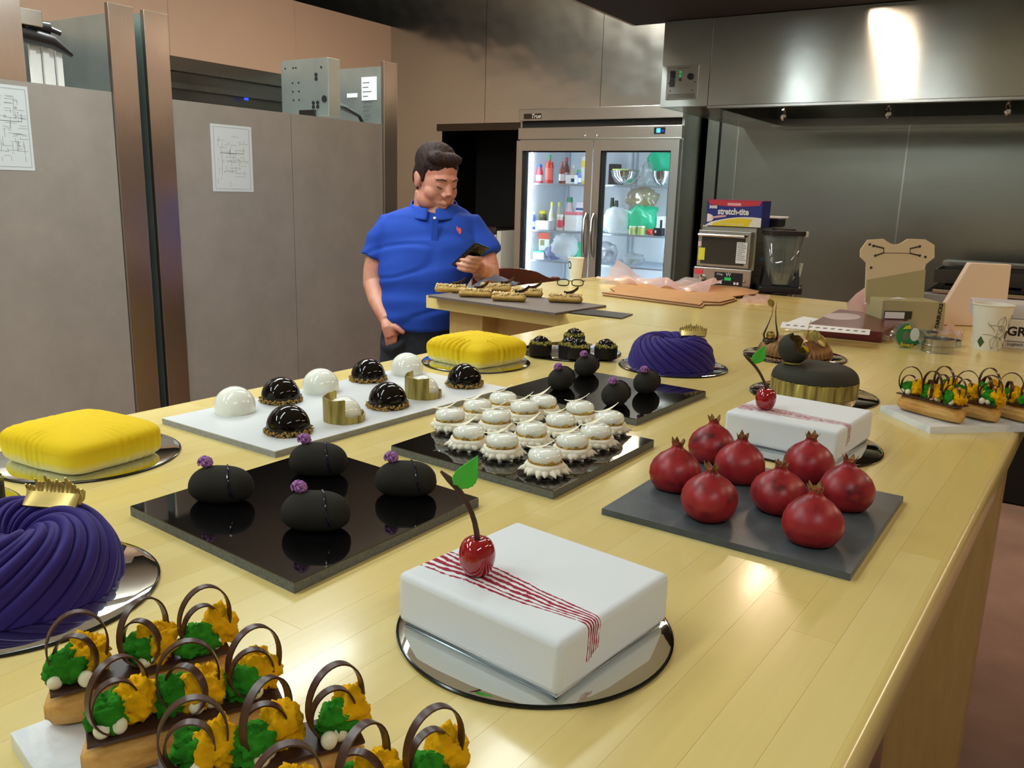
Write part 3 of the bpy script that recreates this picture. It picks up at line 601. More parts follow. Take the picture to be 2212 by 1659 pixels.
# ---------------------------------------------------------------- cooking range
rg0 = PY(1995, 620, 4.72)
rg = thing('cooking_range', 'stainless gas cooking range with open grates under the hood', 'range', (rg0.x, 4.72, 0)); RW = 1.9
zr = PY(2100, 640, 4.72).z
MB().box2((0, 0.06, 0.01), (RW, 0.86, zr)).build('body', 'black_matte', rg, smooth=0)
MB().box2((0, 0.0, zr-0.14), (RW, 0.06, zr)).build('control_front', 'steel', rg, smooth=0, bevel=0.006)
for i in range(7): MB().tube([(0.14+i*0.26, -0.025, zr-0.07), (0.14+i*0.24, 0.0, zr-0.07)], 0.022, 12).build('knob', 'black_plastic', rg)
MB().tube([(0.05, -0.06, zr+0.02), (RW-0.05, -0.06, zr+0.02)], 0.012, 8).build('towel_rail', 'chrome', rg)
for i in range(4):
    m_ = MB()
    for j in range(5): m_.box2((0.06+i*0.48+j*0.09, 0.08, zr+0.02), (0.075+i*0.48+j*0.09, 0.8, zr+0.035))
    for j in range(3): m_.box2((0.06+i*0.48, 0.1+j*0.33, zr), (0.435+i*0.48, 0.115+j*0.33, zr+0.033))
    m_.build('grate', 'black_matte', rg, smooth=0)
MB().box2((0, 0.84, zr), (RW, 0.9, zr+0.1)).box2((0, 0.70, zr+0.1), (RW, 0.9, zr+0.12)).build('back_shelf', 'steel', rg, smooth=0)
for dx in (0.06, RW-0.06):
    for dy in (0.12, 0.8): MB().tube([(dx, dy, 0), (dx, dy, 0.12)], 0.025, 10).build('leg', 'steel', rg)
q = PY(2025, 610, 4.95)
pn = thing('sheet_pan', 'dark roasting pan standing on the range beside the beige carton', 'pan', (q.x, 4.95, zr+0.036))
MB().box2((-0.02, 0, 0), (0.42, 0.3, 0.008)).box2((-0.02, 0, 0.008), (0.42, 0.008, 0.07)).box2((-0.02, 0.292, 0.008), (0.42, 0.3, 0.07)).box2((-0.02, 0.008, 0.008), (-0.012, 0.292, 0.07)).box2((0.412, 0.008, 0.008), (0.42, 0.292, 0.07)).build('pan', 'steel_dark', pn, smooth=0)
# ---------------------------------------------------------------- maple work tables
TA = math.radians(-3.05)                       # table turned a little against the room
e1 = Vector((math.cos(TA), math.sin(TA), 0)); e2 = Vector((-math.sin(TA), math.cos(TA), 0))
U0, U1, V0 = -1.309, -0.110, -0.75
fA, fB = T(920.7, 638), T(1900, 770); g1 = (fB-fA).normalized(); g2 = Vector((-g1.y, g1.x, 0)); GA = math.atan2(g1.y, g1.x)
unit = MB().box((0, 0, 0), (1, 1, 1)).mesh('plank', 'maple', 0)
TH = 0.045
def planks(root, n, width, a0, endfn, minl, maxl, rr):
    """staves side by side across x, each cut into lengths along y"""
    wv = width/n
    for i in range(n):
        y = a0; ye = endfn(i*wv+wv/2); first = True
        while y < ye-1e-4:
            L = rr.uniform(minl, maxl)*(rr.uniform(.3, 1) if first else 1); first = False
            y2 = min(ye, y+L)
            if ye-y2 < 0.15: y2 = ye
            o = bpy.data.objects.new('plank', unit); COL.objects.link(o); o.parent = root
            o.scale = (wv-0.0002, y2-y-0.0003, TH); o.location = (i*wv+wv/2, (y+y2)/2, TZ-TH/2)
            y = y2
O1 = e1*U0; nt = thing('work_table', 'long maple butcher block table carrying the cakes in the foreground', 'table', (O1.x, O1.y, 0), TA)
def line_v(u):      # where the near table meets the front edge of the far one
    p = e1*(U0+u); d = e2; # p + d*v on line fA + g1*s
    A = Matrix(((d.x, -g1.x), (d.y, -g1.y))); r = A.inverted() @ Vector((fA.x-p.x, fA.y-p.y)); return r[0]-0.002
W = U1-U0
planks(nt, 28, W, V0, line_v, 0.7, 1.5, random.Random(3))
rl = lambda z: [(0, z)]
vt = line_v(W); m_ = MB(); m_.rings([[Vector((W+x, y, z)) for x, z in ((0, TZ-TH), (0.006, TZ-TH), (0.012, TZ-TH+0.006), (0.012, TZ-0.008), (0.0095, TZ-0.0025), (0.004, TZ), (0, TZ))] for y in (V0, vt)])
m_.build('edge_moulding', 'maple', nt, smooth=50)
m_ = MB(); m_.rings([[Vector((-x, y, z)) for x, z in ((0, TZ-TH), (0.008, TZ-TH+0.004), (0.010, TZ-0.008), (0.004, TZ), (0, TZ))] for y in (V0, line_v(0)-0.01)])
m_.build('edge_moulding', 'maple', nt, smooth=50)
lu = -0.305-U0
for (ux, vy) in ((lu, 2.10), (0.10, 1.98), (lu, -0.6), (0.10, -0.6)): MB().box2((ux, vy, 0), (ux+0.165, vy+0.10, TZ-TH)).build('leg', 'maple_base', nt, smooth=0, bevel=0.004)
MB().box2((0.13, -0.5, TZ-TH-0.10), (0.155, 1.95, TZ-TH)).box2((lu+0.07, -0.5, TZ-TH-0.10), (lu+0.095, 2.1, TZ-TH)).build('apron', 'maple_base', nt, smooth=0)
ft = thing('work_table', 'maple butcher block table crossing behind the cakes, set with boxes and eclairs', 'table', (fA.x, fA.y, 0), GA)
FWID, FLEN = 1.11, 3.6
root = ft; n = 26; wv = FWID/n; rr = random.Random(9)
for i in range(n):
    x = 0.0; first = True
    while x < FLEN-1e-4:
        L = rr.uniform(.7, 1.5)*(rr.uniform(.3, 1) if first else 1); first = False
        x2 = min(FLEN, x+L); x2 = FLEN if FLEN-x2 < .15 else x2
        o = bpy.data.objects.new('plank', unit); COL.objects.link(o); o.parent = root; o.rotation_euler = (0, 0, PI/2)
        o.scale = (wv-0.0002, x2-x-0.0003, TH); o.location = ((x+x2)/2, i*wv+wv/2, TZ-TH/2); x = x2
for (x, y) in ((0.07, 0.05), (0.07, 0.92), (0.95, 0.05), (3.4, 0.05), (3.4, 0.92)): MB().box2((x, y, 0), (x+0.16, y+0.16, TZ-TH)).build('leg', 'maple_base', ft, smooth=0, bevel=0.004)
MB().box2((0.23, 0.14, 0.1), (0.95, 0.16, TZ-TH)).build('front_panel', 'maple_base', ft, smooth=0)
# ---------------------------------------------------------------- cake boards and slabs
t = NT('mirror'); t.set(Base_Color=(0.78, 0.80, 0.78), Metallic=1.0, Roughness=0.025)
P('board_rim', '#0c1010', 0.15, 0.3)
BR = 0.1225
bme = MB().lathe([(0, 0.0055), (BR*0.93, 0.0055), (BR, 0.003)], 72).mesh('mirror_face', 'mirror', 20)
rme = MB().lathe([(0, 0.0), (BR*0.97, 0.0), (BR*1.005, 0.0005), (BR*1.008, 0.0025), (BR*0.998, 0.0034), (0, 0.003)], 72).mesh('rim', 'board_rim', 40)
def board(label, loc):
    t = thing('cake_board', label, 'cake board', (loc[0], loc[1], TZ), group=None)
    for n_, me in (('mirror_face', bme), ('rim', rme)):
        o = bpy.data.objects.new(n_, me); COL.objects.link(o); o.parent = t
    return t
BZ = TZ+0.0058
bc = dict(wn=T(1156, 1352), yl=Vector((-1.117, 0.645, 0)), pl=Vector((-0.78, 0.372, 0)), yf=Vector((-1.076, 1.546, 0)), ch=Vector((-0.97, 1.80, 0)), pf=Vector((-0.702, 1.796, 0)), ov=Vector((-0.370, 1.715, 0)), br=Vector((-0.512, 2.12, 0)), wf=Vector((-0.301, 1.344, 0)), sm=Vector((-1.06, 0.385, 0)))
bc['wn'] = Vector((-0.347, 0.598, 0))
for k, l in dict(wn='round mirror board under the nearest white cherry cake', yl='round mirror board under the nearer yellow cake at left', pl='round mirror board under the nearer purple ring cake', yf='round mirror board under the farther ribbed yellow cake', ch='round mirror board carrying the small dark crumbed tarts', pf='round mirror board under the farther purple ring cake', ov='round mirror board under the dark gold-banded cake', br='round mirror board under the bronze fluted cake', wf='round mirror board under the farther white cherry cake', sm='round mirror board peeking in at the left picture edge behind the purple cake').items(): board(l, bc[k])
P('granite_top', '#0b0a0b', 0.04, var=0.5, vscale=250, coat=0.3); P('granite_side', '#6d6f66', 0.8, var=0.35, vscale=300, bump=0.6, bscale=400)
P('slab_white', '#cfd2d2', 0.35, var=0.05, vscale=14); P('slab_white_side', '#9a9c98', 0.8, var=0.25, vscale=200)
t = NT('slate'); f = t.noise(t.obj(), 18, 6, 0.65); t.l(t.ramp(f, [(.3, lin('#3a4144')), (.75, lin('#545c5e'))]), t.b.inputs['Base Color']); t.set(Roughness=0.42); t.bump(t.noise(t.obj(), 30, 6, 0.7), 0.35, 0.002)
t = NT('marble'); o = t.obj(); f = t.noise(o, 9, 6, 0.6, dist=1.5); t.l(t.ramp(f, [(.35, lin('#c9d0d2')), (.5, lin('#e3e7e7')), (.8, lin('#edefee'))]), t.b.inputs['Base Color']); t.set(Roughness=0.2)
P('tray_grey', '#5f5650', 0.5, var=0.15, vscale=60)
def slab(name, label, pix, th, mats, zoff=0.0, fix=None, bev=0.0008):
    q = [T(x, y, TZ+zoff+th) for x, y in pix] if fix is None else fix
    c = sum(q, Vector())/len(q)
    t = thing(name, label, 'serving slab', (c.x, c.y, TZ+zoff))
    pts = [(p.x-c.x, p.y-c.y) for p in q]
    MB().prism(pts, 0, th-0.0012).build('slab_body', mats[1], t, smooth=0)
    MB().prism([(x*.9985, y*.9985) for x, y in pts], th-0.0012, th).build('polished_face', mats[0], t, smooth=0)
    return t, c
def rect(a, b, depth, flip=1):           # rectangle from two top corners
    d = (b-a).normalized(); n = Vector((-d.y, d.x, 0))*flip*depth
    return [a, b, b+n, a+n]
tz = TZ+0.012
t1 = [T(281, 1093, tz), T(635, 1258, tz), T(1034, 1075, tz)]; t1.append(t1[0]+t1[2]-t1[1])
slab('granite_tile', 'black granite tile with four grey stone-shaped pastries, nearest the viewer', None, 0.012, ('granite_top', 'granite_side'), fix=t1)
t2 = [T(1375, 905, tz), T(1525, 845, tz)]; t2 = rect(t2[0], t2[1], 0.30)
slab('granite_tile', 'black granite tile with four round grey pastries in the middle of the table', None, 0.012, ('granite_top', 'granite_side'), fix=t2)
t3 = [T(845, 962, tz), T(1195, 1060, tz), T(1413, 950, tz)]; t3.append(t3[0]+t3[2]-t3[1])
slab('granite_tile', 'black granite tile crowded with white meringue tartlets', None, 0.012, ('granite_top', 'granite_side'), fix=t3)
t4 = [T(350, 903, TZ+.01), T(594, 975, TZ+.01), T(1098, 837, TZ+.01)]; t4.append(t4[0]+t4[2]-t4[1])
slab('stone_slab', 'long white stone slab with glazed domes along the table edge', None, 0.010, ('slab_white', 'slab_white_side'), fix=t4)
t5 = [T(1300, 1098, TZ+.008), T(1838, 1240, TZ+.008), T(1952, 1072, TZ+.008)]; t5.append(t5[0]+t5[2]-t5[1])
slab('slate_slab', 'dark slate slab under the red pomegranate cakes', None, 0.008, ('slate', 'slate'), fix=t5)
a = T(22, 1583, tz); b = T(440, 1425, tz); t6 = rect(a, b, 0.30, -1)
slab('marble_slab', 'white marble slab under the looped eclairs at the lower left', None, 0.012, ('marble', 'marble'), fix=t6)
a = T(1902, 875, tz); b = T(2010, 922, tz); t7 = rect(a, b, 0.30, 1)
slab('marble_slab', 'white marble slab under the looped eclairs at the right edge', None, 0.012, ('marble', 'marble'), fix=t7)
a = T(921, 638, TZ+.008); b = T(1200, 676, TZ+.008); t8 = rect(a+Vector((.004, .006, 0)), b, 0.29, 1)
slab('stone_tray', 'flat grey tray of crumbed eclairs on the end of the far table', None, 0.008, ('tray_grey', 'tray_grey'), fix=t8)
t9 = [T(*p, TZ+.004) for p in ((1230, 675), (1343, 687), (1367, 678), (1262, 666))]
slab('slate_strip', 'small empty black slate strip beside the grey tray', None, 0.004, ('black_plastic', 'black_plastic'), fix=t9)
# ---------------------------------------------------------------- yellow ribbed cakes
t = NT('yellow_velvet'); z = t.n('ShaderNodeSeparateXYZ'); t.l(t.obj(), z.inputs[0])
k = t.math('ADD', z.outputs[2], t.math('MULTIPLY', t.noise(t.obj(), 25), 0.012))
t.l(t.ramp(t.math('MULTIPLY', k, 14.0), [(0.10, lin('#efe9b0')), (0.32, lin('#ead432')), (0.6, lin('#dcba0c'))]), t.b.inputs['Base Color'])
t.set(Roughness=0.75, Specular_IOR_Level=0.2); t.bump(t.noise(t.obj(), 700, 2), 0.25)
def pillow(w_, d_, h_, q, k, cx, cy, amp, dome=3.2):
    m_ = MB(); rings = []; n = 220; rows = 30
    for i in range(rows+1):
        v = -1+2*i/rows
        zz = h_/2*(1+math.copysign(abs(math.sin(v*PI/2))**0.9, v)); sc_ = max(0.0, 1-abs(math.sin(v*PI/2))**dome)**0.42
        sc_ = 0.0 if i in (0, rows) else sc_
        if v < 0: sc_ = 0.78+0.22*sc_ if i > 0 else 0.74
        ring = []
        for j in range(n):
            a = 2*PI*j/n; ca, sa = math.cos(a), math.sin(a)
            r = 1/((abs(ca)**q+abs(sa)**q)**(1/q))
            x, y = ca*r*w_/2*sc_, sa*r*d_/2*sc_
            dd = math.hypot(x-cx, y-cy); f = amp*(1-abs(((dd*k) % 1.0)*2-1)**2)*min(1, max(0, (dd-0.035)/0.03)); f *= (0.5 if v > 0.7 else 1.0)
            ring.append(Vector((x+ca*f, y+sa*f, zz+(f*0.5 if v > 0 else 0))))
        rings.append(ring)
    return m_.rings(rings)
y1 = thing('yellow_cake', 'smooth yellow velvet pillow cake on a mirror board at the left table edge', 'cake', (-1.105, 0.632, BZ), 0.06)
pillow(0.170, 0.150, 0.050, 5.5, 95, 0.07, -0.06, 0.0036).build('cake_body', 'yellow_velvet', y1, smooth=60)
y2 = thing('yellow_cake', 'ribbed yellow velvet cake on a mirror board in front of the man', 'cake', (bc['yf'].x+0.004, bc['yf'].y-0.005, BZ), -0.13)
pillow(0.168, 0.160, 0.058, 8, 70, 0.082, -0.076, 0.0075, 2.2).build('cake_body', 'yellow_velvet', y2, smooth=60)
# ---------------------------------------------------------------- purple ring cakes
t = NT('purple_velvet'); f = t.noise(t.obj(), 60, 4)
t.l(t.mix(f, lin('#22135a'), lin('#2f1d74')), t.b.inputs['Base Color']); t.set(Roughness=0.62, Sheen_Weight=0.2, Sheen_Roughness=0.4, Sheen_Tint=(0.5, 0.45, 1, 1), Specular_IOR_Level=0.25)
P('gold_leaf', '#b9a04e', 0.3, 0.9, var=0.4, vscale=60); P('gold', '#cdb469', 0.35, 0.6, var=0.25, vscale=40)
def swirl(R0, r0, h_, n, tw, amp):
    m_ = MB(); rings = []; nt_, np_ = 384, 48
    for i in range(np_+1):
        ph = PI*1.0*(-0.02+1.04*i/np_)      # inner -> over the top -> outer
        ring = []
        for j in range(nt_):
            th = 2*PI*j/nt_-tw*ph; s_ = n*(th+tw*ph)/(2*PI)+1e-4; fr_ = s_ % 1.0
            f = amp*(math.sin(PI*fr_)**0.38)*(0.45+0.55*math.sin(min(PI, ph)))
            f += amp*0.4*(math.sin(PI*((s_*0.5+0.2) % 1.0))**0.8)
            rr_ = R0-math.cos(ph)*(r0+f); zz = max(0, math.sin(ph))*(h_+f*1.1)
            ring.append(Vector((rr_*math.cos(th), rr_*math.sin(th), zz)))
        rings.append(ring)
    m_.rings(rings, cap0=False, cap1=False)
    m_.lathe([(0, 0.012), (R0-r0+0.004, 0.008)], 40)
    return m_
def feather(parent, mat, M, n=14, w_=0.028, h_=0.022):
    m_ = MB()
    for i in range(n):
        x = -w_+2*w_*i/(n-1); hh = h_*(0.75+0.35*math.sin(PI*i/(n-1)))*random.uniform(.85, 1.15)
        path = [(x*0.95, 0.0, 0), (x, 0.004, hh*0.4), (x*1.03+random.uniform(-.001, .001), 0.003, hh*0.8), (x*1.05, -0.002, hh)]
        m_.tube(path, [0.0026, 0.0028, 0.0022, 0.0008], 6)
    m_.rings([[Vector((x, y, z)) for y, z in ((-0.004-0.010*math.sqrt(max(0, 1-(x/w_)**2)), -0.004), (0, 0.010), (0.003, 0.009), (-0.002-0.008*math.sqrt(max(0, 1-(x/w_)**2)), -0.006))] for x in [w_*(-1+2*i/16)*0.99 for i in range(17)]])
    o = m_.build('chocolate_feather', mat, parent, smooth=40); o.matrix_local = M; o['label'] = 'gold painted chocolate feather'; return o
pms = {k: swirl(0.050, 0.042, 0.057, 24, tw, 0.0075).mesh('swirl_ring', 'purple_velvet', 50) for k, tw in (('pl', 0.85), ('pf', -0.9))}
for k, l, rz, hv, fm in (('pl', 'deep purple swirled ring cake cut off by the left picture edge', 0.3, 1.0, (-0.005, 0.048, 0.066)), ('pf', 'deep purple swirled ring cake in the middle of the table', 1.2, 1.0, (0.032, 0.042, 0.066))):
    t = thing('ring_cake', l, 'cake', (bc[k].x-(0.012 if k == 'pl' else 0.004), bc[k].y, BZ), 0); o = bpy.data.objects.new('swirl_ring', pms[k]); COL.objects.link(o); o.parent = t; o.rotation_euler = (0, 0, rz); o.scale = (1, 1, hv)
    feather(t, 'gold', Matrix.Translation(Vector(fm)) @ rotz(0.45) @ Matrix.Rotation(-0.35, 4, 'X'))
# ---------------------------------------------------------------- white cherry cakes
t = NT('white_velvet_striped'); o = t.obj(); sx = t.n('ShaderNodeSeparateXYZ'); t.l(o, sx.inputs[0]); X, Y, Z = sx.outputs[0], sx.outputs[1], sx.outputs[2]
n1 = t.noise(o, 28, 3, mapscale=(0.35, 1, 1)); n2 = t.noise(o, 160, 4)
fan = t.math('MULTIPLY_ADD', Y, 0.20, 1.0)                                         # stripes fan out towards the cherry
b = t.math('ADD', t.math('DIVIDE', t.math('ADD', Y, 0.036), t.math('MULTIPLY_ADD', X, -5.0, 1.0)), t.math('MULTIPLY_ADD', n1, 0.020, -0.010))
band = t.math('LESS_THAN', t.math('ABSOLUTE', b), 0.0165)
ln = t.math('GREATER_THAN', t.math('ADD', t.math('SINE', t.math('MULTIPLY', b, 1150.0)), t.math('MULTIPLY_ADD', n2, 4.2, -2.1)), t.math('MULTIPLY_ADD', t.math('ABSOLUTE', b), 50.0, -0.30))
drip = t.math('GREATER_THAN', Z, t.math('MULTIPLY_ADD', t.noise(o, 60, 1, mapscale=(0, 1, 0)), 0.07, -0.012))
side = t.math('MAXIMUM', t.math('LESS_THAN', X, 0.079), drip)
mk = t.math('MULTIPLY', t.math('MULTIPLY', band, ln), side)
t.l(t.mix(mk, lin('#dfe4e6'), lin('#9c1f38')), t.b.inputs['Base Color']); t.set(Roughness=0.7, Specular_IOR_Level=0.2); t.bump(t.noise(o, 900, 2), 0.15)
P('cherry_red', '#9a0f18', 0.05, coat=0.8, sss=0.1); P('stem_brown', '#4a2c1e', 0.5, var=0.4, vscale=120); P('leaf_green', '#49c636', 0.45)
P('silver_board', '#8d979a', 0.3, 0.7)
def white_cake(label, corners, ctop, h_, stemtip, lean):
    a, b_, c_ = corners        # left, front, right top corners
    ctr = (a+c_)/2; ex = (b_-a); ang = math.atan2(ex.y, ex.x); w_, d_ = ex.length, (c_-b_).length
    t = thing('cherry_cake', label, 'cake', (ctr.x, ctr.y, BZ), ang)
    m_ = MB().box2((-w_/2+0.004, -d_/2+0.004, 0), (w_/2-0.004, d_/2-0.004, 0.0025)); m_.build('cake_card', 'silver_board', t, smooth=0)
    bm_ = MB().box2((-w_/2, -d_/2, 0.0025), (w_/2, d_/2, h_)); o = bm_.build('cake_body', 'white_velvet_striped', t, smooth=60, bevel=0.006, seg=4)
    R_ = Matrix.Rotation(-ang, 3, 'Z'); cl = R_ @ (ctop-ctr)
    cx_, cy_ = cl.x, cl.y; r = 0.0165
    prof = [(0, 0.000), (r*.55, 0.0), (r*.86, r*.35), (r, r*1.0), (r*.98, r*1.45), (r*.75, r*1.95), (r*.4, r*2.1), (r*.15, r*1.98), (0, r*1.85)]
    ch = MB().lathe(prof, 28, c=(cx_, cy_, h_)).build('cherry', 'cherry_red', t, smooth=60, sub=1)
    tip = R_ @ (stemtip-Vector((ctr.x, ctr.y, BZ))); b0 = Vector((cx_, cy_, h_+r*1.85)); mid = b0.lerp(tip, 0.55)+R_ @ Vector(lean)
    pts = [b0.lerp(mid, k/5) if 0 else (b0*(1-k/8)**2+mid*2*(k/8)*(1-k/8)+tip*(k/8)**2) for k in range(9)]
    st = MB().tube(pts, [0.0032, 0.0029, 0.0027, 0.0026, 0.0026, 0.0028, 0.0031, 0.0033, 0.0012], 8, flat=0.7).build('stem', 'stem_brown', t)
    L = 0.034; q = pts[6]; up = (tip-pts[6]).normalized(); rgt = R_ @ h2w(1, 0, 0).normalized()
    dirv = (rgt*0.52+Vector((0, 0, 0.85))).normalized(); sd = dirv.cross(R_ @ h2w(0.2, -1, 0)).normalized(); nn = sd.cross(dirv)
    def lf(u, v):
        wd_ = 0.0112*math.sin(PI*min(1, u*0.97+0.03)**0.8)*(1-0.25*u)*(1+0.05*math.sin(u*50)); vv = v*2-1
        return q+dirv*L*u+sd*wd_*vv*(1.0)+nn*(0.004*math.sin(u*PI)+abs(vv)*wd_*0.25)
    MB().grid(18, 8, lf).build('leaf', 'leaf_green', st, smooth=60, solid=0.0006)
    return t
zc = TZ+0.0025+0.0058+0.0465
cn = [T(878, 1243, zc), T(1237, 1402, zc), T(1425, 1230, zc)]
white_cake('white square cake with a glossy cherry, nearest the viewer', cn, T(1030, 1240, zc), zc-BZ, T(952, 1018, TZ+0.150), h2w(.016, 0, .002))
zc2 = TZ+0.0058+0.049
cn2 = [T(1578, 889, zc2), T(1826, 936, zc2), T(1876, 884, zc2)]
white_cake('white square cake with a glossy cherry behind the pomegranate cakes', cn2, T(1652, 884, zc2), zc2-BZ, T(1606, 765, TZ+0.146), h2w(.014, 0, 0))
# ---------------------------------------------------------------- grey stone-shaped pastries
P('stone_grey', '#2c2a24', 0.85, spec=0.15, bump=0.15, bscale=900); P('flower_mauve', '#8a4f92', 0.6, var=0.3, vscale=200, vcol='#b07ab2'); P('dark_glaze', '#15102a', 0.12)
def stone_pastry():
    t = thing('stone_pastry', 'x', 'pastry', group='grey stone-shaped pastries'); L, w_, h_ = 0.0385, 0.0235, 0.043
    def surf(u, a):   # u along, a around
        x = -L+2*L*u; e = max(0.0, 1-abs(2*u-1)**2.6)**(1/2.1); rr_ = w_*e*(1+0.03*math.sin(u*9))
        return Vector((x, math.cos(a)*rr_, max(0, h_*0.53*e*math.sin(a)+h_*0.47*(0.82+0.18*e))))
    rings = [[surf(i/40, 2*PI*j/36) for j in range(36)] for i in range(41)]
    MB().rings(rings).build('body', 'stone_grey', t, smooth=70)
    path = [surf(0.64+0.12*k/10, PI/2+0.15+k*0.19)*1.0+Vector((0, -0.0006, 0.0004)) for k in range(11)]
    path = [surf(0.58, PI/2-0.3)+Vector((0, 0, .0006))]+path
    MB().tube(path, 0.0011, 6).build('glaze_line', 'dark_glaze', t)
    m_ = MB(); rr = random.Random(4)
    for k in range(46):
        a, ph = rr.uniform(0, 2*PI), math.acos(rr.uniform(-.2, 1)); d = Vector((math.sin(ph)*math.cos(a), math.sin(ph)*math.sin(a), math.cos(ph)))
        c = d*0.0052; e = Vector((rr.uniform(-1, 1), rr.uniform(-1, 1), rr.uniform(-1, 1))); e = (e-d*e.dot(d)).normalized()
        m_.tube([c-e*0.0032, c+d*0.0018, c+e*0.0032], 0.0011, 5)
    m_.ball((0, 0, 0), 0.0048, 10, 8); o = m_.build('sugar_flower', 'flower_mauve', t); o.location = (-0.0185, 0.002, h_+0.0028); o.scale = (1.18,)*3; return t
sp = stone_pastry(); cr = YAW
for i, (px, py, rz, l) in enumerate([(467, 1094, cr, 'grey stone pastry at the left corner of the nearest granite tile'), (681, 1035, cr, 'grey stone pastry at the back corner of the nearest granite tile'), (872, 1080, cr, 'grey stone pastry at the right corner of the nearest granite tile'), (674, 1156, cr, 'grey stone pastry at the front corner of the nearest granite tile'),
        (1213, 845, cr+1.25, 'round looking grey pastry on the left of the middle granite tile'), (1268, 814, cr+1.25, 'farthest grey pastry on the middle granite tile'), (1399, 852, cr+1.2, 'grey pastry on the right of the middle granite tile'), (1332, 880, cr+1.2, 'grey pastry at the front of the middle granite tile')]):
    p = T(px, py, tz); d = h2w(0, 1, 0)*0.020; put(sp, i == 0, (p.x+d.x, p.y+d.y, tz), rz, l)
# ---------------------------------------------------------------- glazed domes on the white slab
P('white_glaze', '#eef0e2', 0.08, sss=0.15, coat=0.4); P('black_glaze', '#0d0807', 0.03, spec=0.35); P('crumb_gold', '#a9853e', 0.7, var=0.4, vscale=150); P('crumb_green', '#6e6a28', 0.8, var=0.4, vscale=200, vcol='#a39640')
t = NT('gold_band'); f = t.noise(t.obj(), 40, 4, .6, mapscale=(2.5, 2.5, .2)); t.l(t.ramp(f, [(.35, lin('#6f6030')), (.6, lin('#b5a254')), (.8, lin('#c4b36a'))]), t.b.inputs['Base Color']); t.set(Metallic=.5, Roughness=.42)
DR = 0.0335
dprof = [(0, 0), (DR*.97, 0), (DR, 0.006)]+[(DR*math.cos(a), 0.010+0.033*math.sin(a)) for a in [PI/2*k/12 for k in range(13)]]
def crumbs(m_, R_, n, size, rr, z0=0.0, hmax=0.006, inner=0.85):
    for k in range(n):
        a = 2*PI*k/n+rr.uniform(-.05, .05); r = R_*rr.uniform(inner, 1.04); s_ = size*rr.uniform(.6, 1.3)
        M = Matrix.Translation((r*math.cos(a), r*math.sin(a), z0+rr.uniform(0.001, hmax))) @ Matrix.Rotation(rr.uniform(0, 6), 4, Vector((rr.random(), rr.random(), rr.random()+.1)))
        m_.box((0, 0, 0), (s_*1.5, s_, s_*.8), M)
    return m_
def dome(kind):
    t = thing({'w': 'white_dome', 'b': 'black_dome', 'g': 'banded_dome'}[kind], 'x', 'dessert', group={'w': 'white glazed domes', 'b': 'black glazed domes', 'g': 'gold banded domes'}[kind])
    if kind == 'g':
        MB().lathe([(r*0.86, z*0.9) for r, z in dprof], 36).build('glazed_dome', 'white_glaze', t, smooth=60)
        pts = []; R_ = DR*1.0
        m_ = MB(); outer = []
        for k in range(41):
            a = -3.9+2.85*k/40; hh = 0.040+0.0012*math.sin(k*.35)+(0.002 if k < 3 else 0)
            rr_ = R_*(1+(0.06 if k > 36 else 0)); outer.append((a, rr_, hh))
        m_.rings([[Vector((r*math.cos(a), r*math.sin(a), 0)), Vector((r*math.cos(a), r*math.sin(a), h)), Vector(((r-.0012)*math.cos(a), (r-.0012)*math.sin(a), h)), Vector(((r-.0012)*math.cos(a), (r-.0012)*math.sin(a), 0))] for a, r, h in outer])
        m_.rings([[Vector((r*math.cos(a), r*math.sin(a), 0)), Vector((r*math.cos(a), r*math.sin(a), h)), Vector(((r-.0012)*math.cos(a), (r-.0012)*math.sin(a), h)), Vector(((r-.0012)*math.cos(a), (r-.0012)*math.sin(a), 0))] for a, r, h in [(-1.1+2.4*k/24, R_*1.03, 0.0115+0.0015*math.sin(k)) for k in range(25)]])
        m_.build('gold_chocolate_band', 'gold_band', t, smooth=40)
    else:
        MB().lathe(dprof, 40).build('glazed_dome', 'white_glaze' if kind == 'w' else 'black_glaze', t, smooth=60)
    if kind == 'b':
        o = crumbs(MB(), DR*1.05, 150, 0.0027, random.Random(2), 0, 0.008, 0.93).build('crumb_ring', 'crumb_gold', t, smooth=0, kind='stuff')
    return t
sz = TZ+0.010
pr = {k: dome(k) for k in 'wbg'}; used = set()
def tdir(px, py, z, off): p = T(px, py, z); d = h2w(0, 1, 0)*off; return (p.x+d.x, p.y+d.y, z)
for kd, px, py, rz, l in [('w', 495, 899, 0, 'glossy white dome nearest the left end of the white slab'), ('w', 685, 853, 0, 'glossy white dome between two black domes at the back of the white slab'), ('w', 875, 813, 0, 'farthest glossy white dome on the white slab'),
        ('b', 597, 875, 0.3, 'glossy black dome between the two nearer white domes'), ('b', 612, 945, 1.3, 'glossy black dome nearest the front edge of the white slab'), ('b', 790, 828, 2.2, 'glossy black dome in the back row beside the farthest white dome'), ('b', 832, 887, 3.1, 'glossy black dome between the two gold banded domes'), ('b', 1001, 840, 4.2, 'glossy black dome at the far right end of the white slab'),
        ('g', 735, 917, 0.0, 'white dome half wrapped by a gold band, nearer one'), ('g', 910, 864, 0.15, 'white dome half wrapped by a gold band, farther one')]:
    put(pr[kd], kd not in used, tdir(px, py, sz, 0.030), rz+YAW-(0.25 if kd == 'g' else 0), l); used.add(kd)
